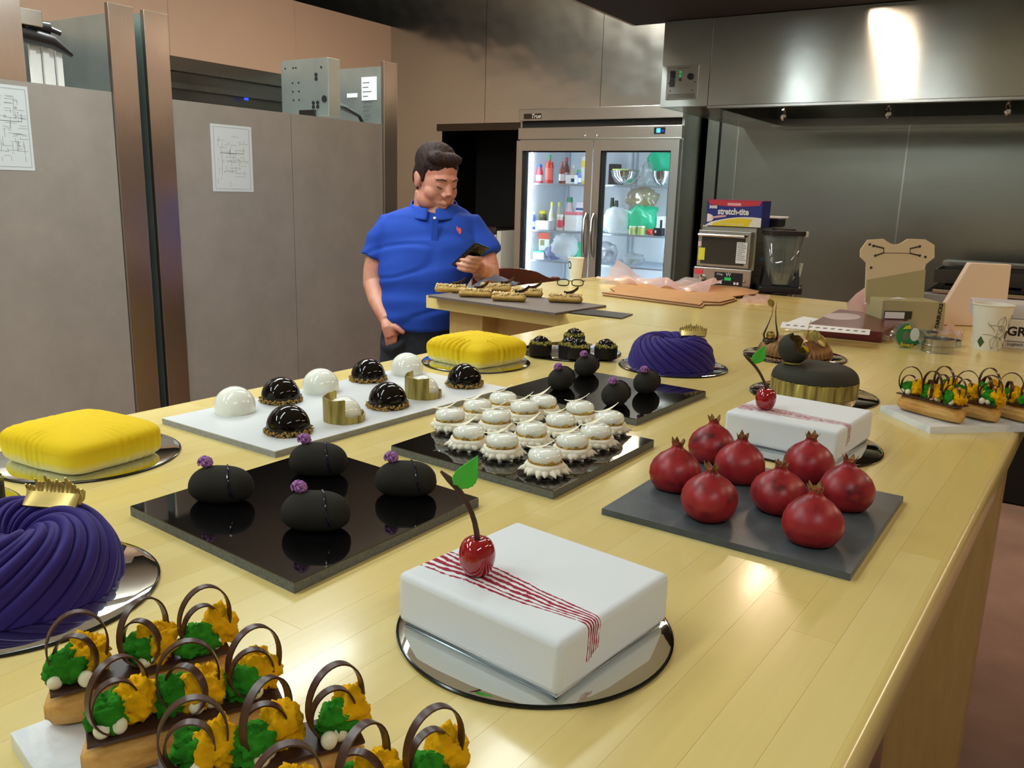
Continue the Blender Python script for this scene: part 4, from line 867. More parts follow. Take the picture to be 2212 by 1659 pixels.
# ---------------------------------------------------------------- meringue tartlets
P('meringue', '#ece5cf', 0.55, sss=0.1); P('white_choc', '#efe6c4', 0.4); P('gold_flake', '#cfa23a', 0.35, 0.5, var=0.3, vscale=200)
def tartlet(seed):
    rr = random.Random(seed); t = thing('meringue_tartlet', 'x', 'tartlet', group='white meringue tartlets on the granite tile')
    ns = 17; ph = [rr.uniform(-.3, .3) for _ in range(ns)]; ll = [rr.uniform(.2, 1.7) for _ in range(ns)]
    prof = [(0.019, 0.0), (0.0235, 0.003), (0.0262, 0.009), (0.0265, 0.016), (0.0245, 0.019), (0.018, 0.0185), (0, 0.018)]
    m_ = MB().lathe([(0, 0)]+prof, 40, fn=lambda p, a, r, z: p*1.0 if r < .012 else Vector((p.x*(1+.05*math.sin(5*a+seed)), p.y*(1+.05*math.sin(5*a+seed)), p.z)))
    for k in range(ns):
        a = 2*PI*(k+ph[k])/ns; d = Vector((math.cos(a), math.sin(a), 0)); L = 0.0065*ll[k]
        m_.tube([d*0.020+Vector((0, 0, .009)), d*0.0255+Vector((0, 0, .0085)), d*(0.0262+L*.5)+Vector((0, 0, .0075)), d*(0.0262+L*.95)+Vector((0, 0, .0065-L*.15))], [0.0072, 0.0060, 0.0032, 0.0006], 7)
    for k in range(9):
        a = 2*PI*k/9+.3; d = Vector((math.cos(a), math.sin(a), 0)); m_.tube([d*.014+Vector((0, 0, .004)), d*.021+Vector((0, 0, .003)), d*.0262+Vector((0, 0, .0005))], [.005, .0045, .001], 6)
    m_.build('meringue_base', 'meringue', t, smooth=70)
    MB().lathe([(0, 0.017), (0.0165, 0.0175), (0.0220, 0.022), (0.0232, 0.028), (0.0212, 0.0345), (0.015, 0.0385), (0.007, 0.0398), (0, 0.0392)], 32).build('glazed_cap', 'white_glaze', t, smooth=70)
    m_ = MB()
    for k in range(30):
        a = 2*PI*k/30+rr.uniform(-.06, .06); r = 0.0212+rr.uniform(0, .0016); s_ = rr.uniform(.0026, .0052)
        M = Matrix.Translation((r*math.cos(a), r*math.sin(a), .0205+rr.uniform(-.0015, .0025))) @ rotz(a) @ Matrix.Rotation(rr.uniform(-.5, .5), 4, 'Y') @ Matrix.Rotation(rr.uniform(-.6, .6), 4, 'X')
        m_.box((0, 0, 0), (.0008, s_*1.2, s_), M)
    m_.build('gold_flakes', 'gold_flake', t, smooth=0, kind='stuff')
    a0 = 0.0; path = [Vector((-0.026+0.040*k/8, 0.004, 0.0395+0.0035*math.sin(PI*k/8)*-1+0.015*(k/8)**2.0)) for k in range(9)]
    m_ = MB(); m_.rings([[p+Vector((0, -wd, 0)), p+Vector((0, 0, .0008)), p+Vector((0, wd, 0)), p+Vector((0, 0, -.0004))] for p, wd in zip(path, [.0008, .0030, .0045, .0054, .0054, .0048, .0036, .0022, .0005])])
    m_.build('white_feather', 'white_choc', t, smooth=60); return t
tv = [tartlet(i) for i in (1, 2, 3)]; seen = set()
tt = [(957, 940, 'white tartlet at the left end of the granite tile, nearest the white slab'), (1026, 918, 'second white tartlet from the left along the tile back edge'), (1090, 900, 'white tartlet at the far back corner of the tile'), (1139, 920, 'white tartlet just in front of the far back corner'), (1185, 907, 'white tartlet beside the far back corner, touching the next tile'),
      (1273, 921, 'white tartlet second from right along the back of the tile'), (1341, 945, 'rightmost white tartlet on the granite tile'), (998, 980, 'white tartlet second from the left in the front row'), (1069, 943, 'white tartlet in the middle of the left half of the tile'), (1077, 1000, 'white tartlet third from the left in the front row'),
      (1151, 973, 'white tartlet at the very centre of the tile'), (1223, 950, 'white tartlet just right of the tile centre'), (1247, 999, 'white tartlet next to the front one on its right'), (1306, 976, 'white tartlet just in front of the rightmost one'), (1178, 1036, 'frontmost white tartlet on the granite tile')]
o3 = t3[1]; ea = (t3[0]-t3[1]).normalized(); eb = (t3[2]-t3[1]).normalized()
for i, (px, py, l) in enumerate(tt):
    p = T(px, py-16, tz); q = p-o3; u, v = q.dot(ea)*0.93, q.dot(eb)*0.90; p = o3+ea*u+eb*v
    k = i % 3; put(tv[k], k not in seen, (p.x, p.y, tz), YAW+0.1+0.25*math.sin(i*2.1), l, scale=(1.03, 1.03, .90)); seen.add(k)
# ---------------------------------------------------------------- pomegranate cakes
t = NT('pomegranate'); o = t.obj(); oi = t.n('ShaderNodeObjectInfo'); ad = t.n('ShaderNodeVectorMath', operation='ADD'); t.l(o, ad.inputs[0]); t.l(oi.outputs['Random'], ad.inputs[1])
f = t.noise(ad.outputs[0], 38, 5, 0.6); t.l(t.ramp(f, [(.32, lin('#5b1418')), (.45, lin('#8f1d23')), (.62, lin('#a02629')), (.8, lin('#8a2a26'))]), t.b.inputs['Base Color'])
t.set(Roughness=0.36, Subsurface_Weight=0.05, Specular_IOR_Level=0.4); P('crown_brown', '#5e2a1c', 0.7, var=0.5, vscale=200, vcol='#a3803a')
def pom(seed):
    rr = random.Random(seed); t = thing('pomegranate_cake', 'x', 'cake', group='pomegranate cakes on the slate slab')
    pr_ = [(0, 0), (.020, 0), (.0265, .004), (.0315, .013), (.0335, .024), (.0325, .034), (.0285, .044), (.0215, .0525), (.0135, .0585), (.0085, .0625), (.0068, .067), (.0072, .070), (.004, .0695), (0, .068)]
    MB().lathe(pr_, 36, fn=lambda p, a, r, z: Vector((p.x*(1+.025*math.cos(3*a+seed)+.015*math.sin(5*a+z*60)), p.y*(1+.025*math.cos(3*a+seed)+.015*math.sin(5*a+z*60)), p.z))).build('fruit_body', 'pomegranate', t, smooth=70)
    m_ = MB()
    for k in range(6):
        a = 2*PI*k/6+rr.uniform(-.2, .2); d = Vector((math.cos(a), math.sin(a), 0)); b = Vector((-d.y, d.x, 0)); h = rr.uniform(.005, .009); ou = rr.uniform(.001, .005)
        p0, p1 = d*.0062+Vector((0, 0, .067)), d*(.0065+ou)+Vector((0, 0, .070+h))
        m_.rings([[p0-b*.0035, p0+b*.0035, p0+b*.0035-d*.001, p0-b*.0035-d*.001], [p0.lerp(p1, .5)-b*.003, p0.lerp(p1, .5)+b*.003, p0.lerp(p1, .5)+b*.003-d*.001, p0.lerp(p1, .5)-b*.003-d*.001], [p1-b*.0004, p1+b*.0004, p1+b*.0004-d*.0005, p1-b*.0004-d*.0005]])
    m_.build('crown', 'crown_brown', t, smooth=30); return t
pv = [pom(i) for i in (1, 5, 8)]; seen = set()
for i, (px, py, l) in enumerate([(1465, 1070, 'leftmost pomegranate cake on the slate slab'), (1545, 1008, 'farthest pomegranate cake at the back left of the slate'), (1607, 1052, 'pomegranate cake just behind the gap in the slate middle'), (1540, 1135, 'pomegranate cake at the front left of the slate'), (1757, 1050, 'pomegranate cake at the back right, against the white cake'), (1692, 1118, 'pomegranate cake in the centre of the right group'), (1840, 1112, 'rightmost pomegranate cake on the slate slab'), (1768, 1190, 'frontmost pomegranate cake on the slate slab')]):
    k = i % 3; put(pv[k], k not in seen, tdir(px, py, TZ+.008, 0.026), i*1.1, l, scale=(1, 1, .88) if i != 5 else (1.02, 1.02, .82)); seen.add(k)
# ---------------------------------------------------------------- dark gold-banded cake with egg shell
P('cocoa_velvet', '#35332a', 0.75, spec=0.25, bump=0.3, bscale=700)
P('yolk', '#d8b01a', 0.4); P('wood_pick', '#c9a878', 0.6)
t = thing('dome_cake', 'dark cocoa dome cake with a gold band and a cracked egg shell on top', 'cake', (bc['ov'].x, bc['ov'].y, BZ), YAW)
R_ = 0.083; cp_ = [(0, 0.0), (R_*.985, 0.0), (R_*.99, .03)]+[(R_*(.62+.38*math.cos(a)), .03+.026*math.sin(a)) for a in [PI/2*k/8 for k in range(9)]]+[(R_*.3, .0575), (0, .058)]
MB().lathe(cp_, 64).build('cake_body', 'cocoa_velvet', t, smooth=60)
m_ = MB(); m_.rings([[Vector((R_*r*math.cos(a), R_*r*math.sin(a), z)) for r, z in ((1.0, 0), (1.012, 0), (1.012, .029+.0012*math.sin(a*23)+.0008*math.sin(a*57)), (1.0, .029))] for a in [2*PI*k/180 for k in range(181)]], cap0=False, cap1=False)
m_.build('gold_band', 'gold_band', t, smooth=40)
eg = Vector((-0.046, 0.004, 0.087))
m_ = MB(); rings = []
for i in range(13):
    th = PI*(1-0.66*i/12); rings.append([eg+Matrix.Rotation(0.75, 3, 'Y') @ Matrix.Rotation(0.45, 3, 'X') @ Vector((.030*math.sin(th)*math.cos(a), .030*math.sin(th)*math.sin(a), .030*math.cos(th)+(.003*math.sin(a*5)+.0015*math.sin(a*11) if i == 12 else 0))) for a in [2*PI*k/36 for k in range(36)]])
m_.rings(rings, cap0=False, cap1=False); es = m_.build('egg_shell', 'cocoa_velvet', t, smooth=60, solid=0.0018)
m_ = MB(); m_.rings([[eg+(p-eg)*.955 for p in r] for r in rings], cap0=False, cap1=False); m_.build('shell_lining', 'gold_band', es, smooth=60)
MB().lathe([(0, 0.0575), (.018, .0575), (.018, .0605), (0, .0605)], 24, c=(eg.x, eg.y, 0)).build('shell_ring', 'gold_band', t)
MB().tube([eg+Vector((.012, -.008, .004)), eg+Vector((.026, -.006, .058))], .0009, 6).build('wooden_pick', 'wood_pick', t)
MB().tube([eg+Vector((.012, -.018, .008)), eg+Vector((.019, -.017, .002)), eg+Vector((.023, -.016, -.004))], [.002, .004, .002], 8).build('yolk_drop', 'yolk', t)
# ---------------------------------------------------------------- bronze fluted cake
P('bronze_choc', '#8a6238', 0.4, 0.55, var=0.3, vscale=60); P('dark_choc', '#2c1710', 0.25, coat=0.2); P('milk_choc', '#3d241a', 0.4)
t = thing('fluted_cake', 'bronze fluted cake with chocolate flames and gold leaves behind the dark cake', 'cake', (bc['br'].x, bc['br'].y, BZ), YAW)
m_ = MB(); rings = []
for i in range(15):
    a_ = PI*i/14*.5; 
    rings.append([Vector(((R2 := 0.088*(math.cos(a_)**.55 if a_ < PI/2-.01 else 0)*(1+.03*math.sin(th*46)*math.cos(a_)))*math.cos(th), R2*math.sin(th), .002+.040*math.sin(a_)+.0*R2)) for th in [2*PI*k/276 for k in range(276)]])
m_.rings(rings).build('fluted_body', 'bronze_choc', t, smooth=50)
fx = Vector((-0.066, -0.01, 0.030))
fl_ = MB().tube([fx+Vector((-.014, 0, 0)), fx+Vector((-.018, 0, .02)), fx+Vector((-.008, 0, .048)), fx+Vector((-.0015, 0, .07)), fx+Vector((-.002, 0, .094))], [.006, .0055, .0025, .0015, .001], 8, flat=.4, up=(1, 0, 0)).tube([fx+Vector((.014, 0, 0)), fx+Vector((.016, 0, .02)), fx+Vector((.009, 0, .05)), fx+Vector((.006, 0, .078)), fx+Vector((.0065, 0, .1))], [.006, .006, .0035, .002, .0006], 8, flat=.4, up=(1, 0, 0)).ball(fx+Vector((0, 0, .004)), (.02, .014, .009), 14, 8)
fo = fl_.build('chocolate_flame', 'dark_choc', t, smooth=60)
MB().ball(fx+Vector((-.002, -.004, .018)), .0105, 14, 10, fn=lambda d: 1+.2*N(d, 4)).build('gold_nugget', 'gold_leaf', fo)
def disc_leaf(c, r, nrm, mat, par, nm='gold_leaf'):
    nrm = Vector(nrm).normalized(); a = nrm.orthogonal().normalized(); b = nrm.cross(a)
    MB().grid(10, 10, lambda u, v: Vector(c)+a*r*(2*u-1)*math.sqrt(1-.5*(2*v-1)**2)+b*r*(2*v-1)*math.sqrt(1-.5*(2*u-1)**2)*1.25+nrm*(.25*r*(2*u-1)**2)).build(nm, mat, par, smooth=60, solid=.0007)
disc_leaf(fx+Vector((-.008, 0, .097)), .0085, (.3, -1, .2), 'gold_band', t); disc_leaf((.022, -.03, .05), .014, (.2, -.9, .5), 'gold_band', t); disc_leaf((.043, -.05, .043), .014, (.5, -.8, .5), 'gold_band', t); disc_leaf((.03, -.045, .055), .012, (-.3, -.8, .3), 'gold_band', t)
# ---------------------------------------------------------------- small dark crumbed tarts
P('tart_shell', '#16130e', 0.6, spec=0.2)
def tart():
    t = thing('chocolate_tart', 'x', 'tart', group='dark crumbed tarts on a mirror board')
    MB().lathe([(0, 0), (.0265, 0), (.0272, .002), (.0272, .026), (.025, .0265), (0, .0265)], 32).build('shell', 'tart_shell', t)
    crumbs(MB(), .024, 120, .0038, random.Random(5), .0255, .006, .7).build('pistachio_crumb', 'crumb_green', t, smooth=0, kind='stuff')
    MB().lathe([(0, .027), (.0195, .0275), (.020, .032), (.016, .039), (.009, .0425), (0, .0435)], 26, fn=lambda p, a, r, z: p+Vector((0, 0, .0012*math.sin(3*a)*(1 if z > .03 else 0)))).build('glazed_top', 'black_glaze', t, smooth=60)
    MB().box((0, 0, 0), (.006, .0045, .0012), Matrix.Translation((-.004, .002, .0445)) @ Matrix.Rotation(.4, 4, 'X')).box((0, 0, 0), (.004, .005, .001), Matrix.Translation((.002, -.001, .0446)) @ Matrix.Rotation(-.5, 4, 'Y')).build('gold_leaf', 'gold_leaf', t, smooth=0); return t
tp = tart()
for i, (px, py, l) in enumerate([(1167, 768, 'leftmost dark tart on the mirror board'), (1231, 770, 'dark tart half hidden in the middle of the board'), (1241, 750, 'rearmost dark tart with gold leaf'), (1250, 775, 'frontmost dark tart on the mirror board'), (1309, 775, 'rightmost dark tart on the mirror board')]):
    off = .012 if i != 2 else .02
    put(tp, i == 0, tdir(px, py, BZ, off), i*1.3, l)
put(tp, False, tdir(-58, 1100, BZ, .012), 2.0, 'dark crumbed tart at the left picture edge behind the purple cake')
# ---------------------------------------------------------------- looped eclairs
t = NT('choux'); o = t.obj(); f = t.noise(o, 60, 6, .65, mapscale=(.25, 1, 1)); t.l(t.ramp(f, [(.3, lin('#a86f26')), (.5, lin('#d09a48')), (.75, lin('#e2bb74'))]), t.b.inputs['Base Color']); t.set(Roughness=.6); t.bump(t.noise(o, 300, 5, .7), .4, .002)
P('sponge_yellow', '#eeb00e', .85, var=.25, vscale=90, spec=.1, bump=.6, bscale=350); P('sponge_green', '#348a22', .85, var=.4, vscale=90, spec=.1, bump=.6, bscale=350); P('cream', '#ece3c4', .4, sss=.1)
P('loop_choc', '#46291a', .32)
def sponge(m_, c, r, seed):
    m_.ball(c, r, 40, 28, fn=lambda d: 1+.35*N(d, 1.3, seed)+.22*N(d, 3.0, seed+2)+.20*N(d, 6, seed+5)+.09*N(d, 12, seed))
def eclair(seed):
    rr = random.Random(seed); t = thing('looped_eclair', 'x', 'eclair'); L, w_, h_ = .064, .019, .030
    rings = []
    for i in range(31):
        u = i/30; e = max(0, 1-abs(2*u-1)**5)**.4
        rings.append([Vector((-L+2*L*u, w_*e*math.cos(a)*(1+.05*math.cos(a*11+1)+.03*N((u*3, a, 0), 1.5, seed)), max(0, h_*.5+h_*.5*(e if math.sin(a) > 0 else .6+.4*e)*math.sin(a)*(1+.05*math.cos(a*9+1))))) for a in [2*PI*k/36 for k in range(36)]])
    MB().rings(rings).build('choux_body', 'choux', t, smooth=60)
    MB().box((0, 0, h_+.001), (L*1.86, w_*1.75, .0022), Matrix.Rotation(.02, 4, 'X')).build('chocolate_plate', 'milk_choc', t, smooth=0, bevel=.0004)
    zt_ = h_+.002
    for k, x in enumerate((-.044, -.002, .040)):
        o = MB(); sponge(o, (x+rr.uniform(-.006, .006), rr.uniform(-.008, .004), zt_+.010), (.0138, .0115, .0125), seed+k*3); o.build('green_sponge', 'sponge_green', t, smooth=75)
        o = MB(); sponge(o, (x+.012+rr.uniform(-.004, .004), rr.uniform(-.004, .008), zt_+.012), (.0138, .0125, .0155), seed+k*3+20); o.build('yellow_sponge', 'sponge_yellow', t, smooth=75)
        o = MB()
        for q in range(2): o.ball((x+rr.uniform(-.012, .018), rr.uniform(-.015, -.007), zt_+.0045), (.0052, .0052, .0058), 14, 10)
        o.build('cream_dot', 'cream', t)
        for q, (ra, rb, dx, yaw) in enumerate(((.0190, .0255, .004, rr.uniform(-.5, .6)), (.0140, .0175, .002, rr.uniform(-1.0, .2)))):
            ax = rotz(yaw+.25) @ Vector((0, 1, 0)); ex = rotz(yaw+.25) @ Vector((1, 0, 0))
            c = Vector((x+dx, rr.uniform(-.009, -.004), zt_+rb*.98))
            pts = [c+ex*ra*math.sin(2*PI*j/36)+Vector((0, 0, -rb*math.cos(2*PI*j/36))) for j in range(36)]
            MB().ribbon(pts, ax, .0056, .0012, closed=True).build('chocolate_loop', 'loop_choc', t, smooth=50)
    return t
ev = [eclair(3), eclair(11), eclair(23)]; seen = set()
def place_eclair(k, a, b, z, label, group):
    pa, pb = T(*a, z+.015), T(*b, z+.015); c = (pa+pb)/2; put(ev[k], k not in seen, (c.x, c.y, z), math.atan2(pb.y-pa.y, pb.x-pa.x), label, group=group); seen.add(k)
g_ = 'looped eclairs on the near marble slab'
place_eclair(0, (122, 1520), (480, 1428), tz, 'looped eclair farthest back on the near marble slab', g_)
place_eclair(1, (182, 1632), (605, 1522), tz, 'second looped eclair from the back on the near marble slab', g_)
place_eclair(2, (345, 1730), (775, 1615), tz, 'third looped eclair from the back on the near marble slab', g_)
place_eclair(0, (560, 1850), (965, 1720), tz, 'front looped eclair cut off by the bottom picture edge', g_)
g_ = 'looped eclairs on the right marble slab'
place_eclair(1, (1936, 862), (2090, 902), tz, 'nearest looped eclair on the right marble slab', g_)
place_eclair(2, (2010, 862), (2162, 898), tz, 'middle looped eclair on the right marble slab', g_)
place_eclair(0, (2100, 865), (2262, 906), tz, 'looped eclair cut off by the right picture edge', g_)
# ---------------------------------------------------------------- crumbed eclairs on the grey tray
P('choux_dark', '#96752f', .65, var=.3, vscale=50, vcol='#b08c44'); P('nut_crumb', '#b8965a', .7, var=.5, vscale=200, vcol='#dcc694')
def crumb_eclair(seed, petal):
    rr = random.Random(seed); t = thing('crumbed_eclair', 'x', 'eclair', group='crumbed eclairs on the grey tray'); L, w_, h_ = .062, .018, .026
    rings = []
    for i in range(25):
        u = i/24; e = max(0, 1-abs(2*u-1)**12)**.4
        rings.append([Vector((-L+2*L*u, w_*e*math.cos(a), max(0, h_*.5+h_*.5*e*math.sin(a)))) for a in [2*PI*k/24 for k in range(24)]])
    MB().rings(rings).build('choux_body', 'choux_dark', t, smooth=60)
    m_ = MB()
    for k in range(190):
        x, y = rr.uniform(-.055, .055), rr.uniform(-.013, .013); s_ = rr.uniform(.0025, .0055)
        m_.box((0, 0, 0), (s_*1.4, s_, s_), Matrix.Translation((x, y, h_-y*y*22+rr.uniform(.0, .005))) @ Matrix.Rotation(rr.uniform(0, 6), 4, Vector((rr.random(), rr.random(), .3))))
    m_.build('nut_crumb', 'nut_crumb', t, smooth=0, kind='stuff')
    MB().grid(8, 4, lambda u, v: Vector((petal+(u-.5)*.05, (v-.5)*.02*math.sin(PI*min(1, u+.08)), h_+.006+.009*(u-.35)**2*4+.008*u-.012*(v-.5)))).build('chocolate_petal', 'milk_choc', t, smooth=60, solid=.0009); return t
cv = [crumb_eclair(1, .03), crumb_eclair(2, .045), crumb_eclair(6, .02)]; seen2 = set(); rz8 = YAW
for i, (px, py, l) in enumerate([(973, 633, 'crumbed eclair at the left end of the grey tray'), (1070, 631, 'crumbed eclair at the back of the grey tray'), (1027, 643, 'crumbed eclair second from the left on the grey tray'), (1137, 642, 'crumbed eclair just right of the tray middle with a petal'), (1099, 652, 'frontmost crumbed eclair in the group of five'), (1221, 655, 'single crumbed eclair at the right end of the grey tray')]):
    k = i % 3; put(cv[k], k not in seen2, tdir(px, py, TZ+.008, .014), YAW-.1+.05*math.sin(i), l); seen2.add(k)
# ---------------------------------------------------------------- clutter on the far table
def depth(p): return -p.x*_s+p.y*_c
def HP(px, py, D): d = ray_h(px, py); t = D/d.y; return h2w(d.x*t, d.y*t, CAMZ+d.z*t)
class Face:                                     # upright plane facing the viewer, origin at a base point
    def __init__(s, px, py, z=TZ, back=0.0, rz=YAW):
        s.o = T(px, py, z); d = h2w(0, 1, 0)*back; s.o = Vector((s.o.x+d.x, s.o.y+d.y, z)); s.D = depth(s.o); s.lat = s.o.x*_c+s.o.y*_s
    def l(s, px, py): p = HP(px, py, s.D); return (p.x*_c+p.y*_s-s.lat, p.z-s.o.z)
UP = Matrix(((1, 0, 0, 0), (0, 0, -1, 0), (0, 1, 0, 0), (0, 0, 0, 1)))    # prism (x, y, z) -> (x, -z, y): outline upright
P('cup_paper', '#e6e2d2', .6); P('cup_green', '#3d5a34', .6); P('cup_print', '#8a8d84', .7); P('cup_brown', '#4c4030', .7)
def cup(label, px, py, r0, r1, h, off):
    t = thing('paper_cup', label, 'cup', tdir(px, py, TZ, off), YAW)
    MB().lathe([(0, .004), (r0*.9, .004), (r0, 0), (r0*1.01, .002), (r1*.985, h-.003), (r1*1.03, h-.002), (r1*1.04, h), (r1*.97, h+.001), (r1*.94, h-.004), (r0*.95, .008), (0, .008)], 40).build('shell', 'cup_paper', t, smooth=50)
    def wrap(a, v): r = (r0+(r1-r0)*v)*1.012; return Vector((r*math.sin(a), -r*math.cos(a), h*v))
    return t, wrap
t, wr_ = cup('white paper coffee cup behind the eyeglasses', 1243, 606, .026, .036, .100, .02)
m_ = MB().grid(10, 10, lambda u, v: wr_(-1.05+.35*(2*u-1)*math.sqrt(1-.6*(2*v-1)**2), .68+.17*(2*v-1))); m_.build('green_emblem', 'cup_green', t)
m_ = MB().grid(8, 8, lambda u, v: wr_(-1.05+.2*(2*u-1)*math.sqrt(1-.6*(2*v-1)**2), .68+.10*(2*v-1))*1.004); m_.build('emblem_centre', 'cup_paper', t)
for k in range(3): MB().grid(2, 8, lambda u, v: wr_(-.55+.3*k+.02*u, .1+.3*v)).build('printed_line', 'cup_print', t)
t, wr_ = cup('white paper cup with leaf drawings beside the white box', 2146, 758, .035, .050, .122, .032)
def vine(pts, w_=.0008, mat='cup_print'):
    q = [wr_(a, v) for a, v in pts]; MB().tube(q, w_, 4).build('vine_print', mat, t)
def leafo(a0, v0, da, dv, n=12, mat='cup_print'):
    L = [(a0+da*k/n, v0+dv*k/n) for k in range(n+1)]; nx, ny = -dv*1.1, da*.35
    for s_ in (-1, 1): vine([(a+s_*nx*.8*math.sin(PI*k/n), v+s_*ny*.8*math.sin(PI*k/n)) for k, (a, v) in enumerate(L)], .0006)
    vine(L, .0005)
leafo(.1, .45, .1, .32); leafo(-.1, .32, -.15, -.28); leafo(.15, .3, .6, -.2); leafo(-.1, .35, .55, .12); leafo(.75, .5, .25, .3)
vine([(-.9, .35), (-.6, .36), (-.2, .33), (.2, .3), (.7, .1)]); vine([(-.6, .56), (-.3, .57), (.1, .55), (.3, .42)])
for k in range(5): MB().grid(6, 4, lambda u, v: wr_(-.62+.09*k+.10*(u-.5), .60-.035*k+.045*(u-.5)*(1 if k % 2 else -1)+.02*(v-.5)*math.sin(PI*u))).build('leaf_print', 'cup_green', t)
MB().grid(10, 8, lambda u, v: wr_(.72+.2*(2*u-1)*math.sqrt(1-.6*(2*v-1)**2), .36+.09*(2*v-1))).build('round_seal', 'cup_brown', t)
MB().grid(8, 8, lambda u, v: wr_(-1.0+.25*(2*u-1)*(1-abs(2*v-1)), .18+.13*(2*v-1))).build('green_diamond', 'cup_green', t)
# eyeglasses
P('tortoise', '#231a16', .2)
F_ = Face(1232, 619, back=.01); g = thing('eyeglasses', 'dark rimmed eyeglasses lying in front of the coffee cup', 'eyeglasses', F_.o, YAW)
for s_ in (-1, 1):
    pts = [Vector((s_*.030+.024*math.copysign(abs(math.cos(a))**.7, math.cos(a)), -.0, .0155+.013*math.copysign(abs(math.sin(a))**.7, math.sin(a)))) for a in [2*PI*k/28 for k in range(28)]]
    fr_ = MB().ribbon(pts, (0, 1, 0), .0045, .0042, closed=True).build('lens_rim', 'tortoise', g)
    MB().prism([(p.x, p.z) for p in pts], -.0005, .0005, M=UP).build('lens', 'glass_clear', fr_, smooth=0)
    MB().tube([(s_*.054, 0, .022), (s_*.060, .006, .022), (s_*.058, .06, .018), (s_*.052, .12, .004)], .0018, 6).build('temple', 'tortoise', g)
MB().tube([(-.007, 0, .020), (0, -.001, .023), (.007, 0, .020)], .0017, 6).build('bridge', 'tortoise', g)
# clear plastic sheets
def film(label, corners, mat, amp, seed, n=30, zmin=.002, cat='plastic sheet', name='plastic_sheet', lift=None):
    c = sum(corners, Vector())/4; t = thing(name, label, cat, (c.x, c.y, TZ))
    def fn(u, v):
        p = corners[0].lerp(corners[1], u).lerp(corners[3].lerp(corners[2], u), v)-c
        z = zmin+amp*max(0, .35+N((u*3, v*2, 0), 1.3, seed)*1.2+.35*N((u*8, v*6, 0), 1, seed+3))+(lift(u, v) if lift else 0)
        return Vector((p.x+.008*N((u*5, v*5, 1), 1, seed), p.y, z))
    MB().grid(n, n, fn).build('film', mat, t, smooth=60); return t
film('crumpled clear plastic sheet behind the cardboard', [T(1285, 612), T(1525, 640), T(1562, 625), T(1330, 602)], 'film_pink', .045, 2, lift=lambda u, v: .05*max(0, .25-u)*4*max(0, v-.3))
film('small clear plastic wrapper right of the cardboard', [T(1598, 654), T(1652, 657), T(1665, 642), T(1612, 639)], 'film_pink', .012, 5, n=14)
film('pale plastic wrap lying left of the white box', [T(2012, 722), T(2078, 738), T(2082, 716), T(2020, 705)], 'film_pink', .018, 15, n=14)
film('translucent blue plastic sheet bunched behind the crumbed eclairs', [T(1005, 632), T(1105, 620), T(1125, 613), T(1025, 625)], 'film_blue', .006, 9, n=20, lift=lambda u, v: .050*math.sin(PI*u)*math.sin(PI*min(1, v*.8+.2)))
# cardboard
P('cardboard', '#b98a58', .75, var=.12, vscale=20); P('cardboard_edge', '#6e5234', .8)
def cardb(label, pix, z0, th):
    q = [T(x, y, TZ+z0+th) for x, y in pix]; c = sum(q, Vector())/len(q); t = thing('cardboard_sheet', label, 'cardboard', (c.x, c.y, TZ+z0))
    pts = [(p.x-c.x, p.y-c.y) for p in q]; MB().prism(pts, 0, th-.0008).build('fluted_core', 'cardboard_edge', t, smooth=0); MB().prism(pts, th-.0008, th).build('liner', 'cardboard', t, smooth=0)
cardb('upper flat cardboard sheet lying on the far table', [(1300, 631), (1512, 658), (1519, 652), (1512, 650), (1555, 652), (1588, 644), (1582, 640), (1635, 634), (1640, 628), (1585, 617), (1345, 612), (1318, 622), (1330, 630)], .007, .005)
cardb('lower cardboard sheet showing its edge under the upper one', [(1302, 636), (1516, 663), (1522, 657), (1558, 657), (1592, 647), (1580, 635), (1340, 620)], 0, .0065)
# stand behind the table with oven and blender
oq = T(1560, 622); bq = T(1690, 636)
st = thing('equipment_stand', 'steel stand behind the far table carrying oven and blender', 'stand', (oq.x-.26, oq.y-.03, 0), 0)
xr = PY(1728, 640, oq.y+.42).x-(oq.x-.26)
MB().box2((0, 0, TZ-.03), (xr, .46, TZ)).build('top', 'steel_dark', st, smooth=0)
for (x, y) in ((.03, .03), (xr-.03, .03), (.03, .42), (xr-.03, .42)): MB().tube([(x, y, 0), (x, y, TZ-.03)], .02, 10).build('leg', 'steel', st)
MB().box2((.02, .02, .3), (xr-.02, .44, .32)).build('shelf', 'steel_dark', st, smooth=0)
P('oven_steel', '#b4b0a6', .28, 1.0); P('oven_dark', '#39372f', .3, .3)
OY = oq.y; ol = PY(1497, 600, OY).x; orr = PY(1622, 600, OY).x; OW = orr-ol; OH = PY(1570, 489, OY).z-TZ
ov = thing('bench_oven', 'small steel bench oven with a glass door and black keypad', 'oven', (ol, OY, TZ), 0)
MB().box2((.012, .03, 0), (OW, .42, OH)).build('case', 'oven_steel', ov, smooth=0, bevel=.004)
MB().box2((0, 0, .005), (OW, .03, OH*.32)).build('control_face', 'oven_steel', ov, smooth=0, bevel=.003)
MB().box2((.012, -.005, OH*.34), (OW-.012, .03, OH*.93)).build('oven_door', 'oven_steel', ov, smooth=0, bevel=.004)
MB().box2((.03, -.009, OH*.38), (OW-.035, -.005, OH*.82)).build('door_window', 'oven_dark', ov, smooth=0)
MB().tube([(.02, -.004, OH*.86), (.022, -.03, OH*.855), (OW-.032, -.03, OH*.855), (OW-.03, -.004, OH*.86)], .007, 8).build('door_handle', 'steel', ov)
kp = MB().box2((OW*.38, -.004, .012), (OW*.86, 0, OH*.26)).build('keypad', 'black_plastic', ov, smooth=0)
MB().box2((OW*.56, -.005, OH*.13), (OW*.67, -.004, OH*.18)).build('green_display', 'led_green', kp, smooth=0)
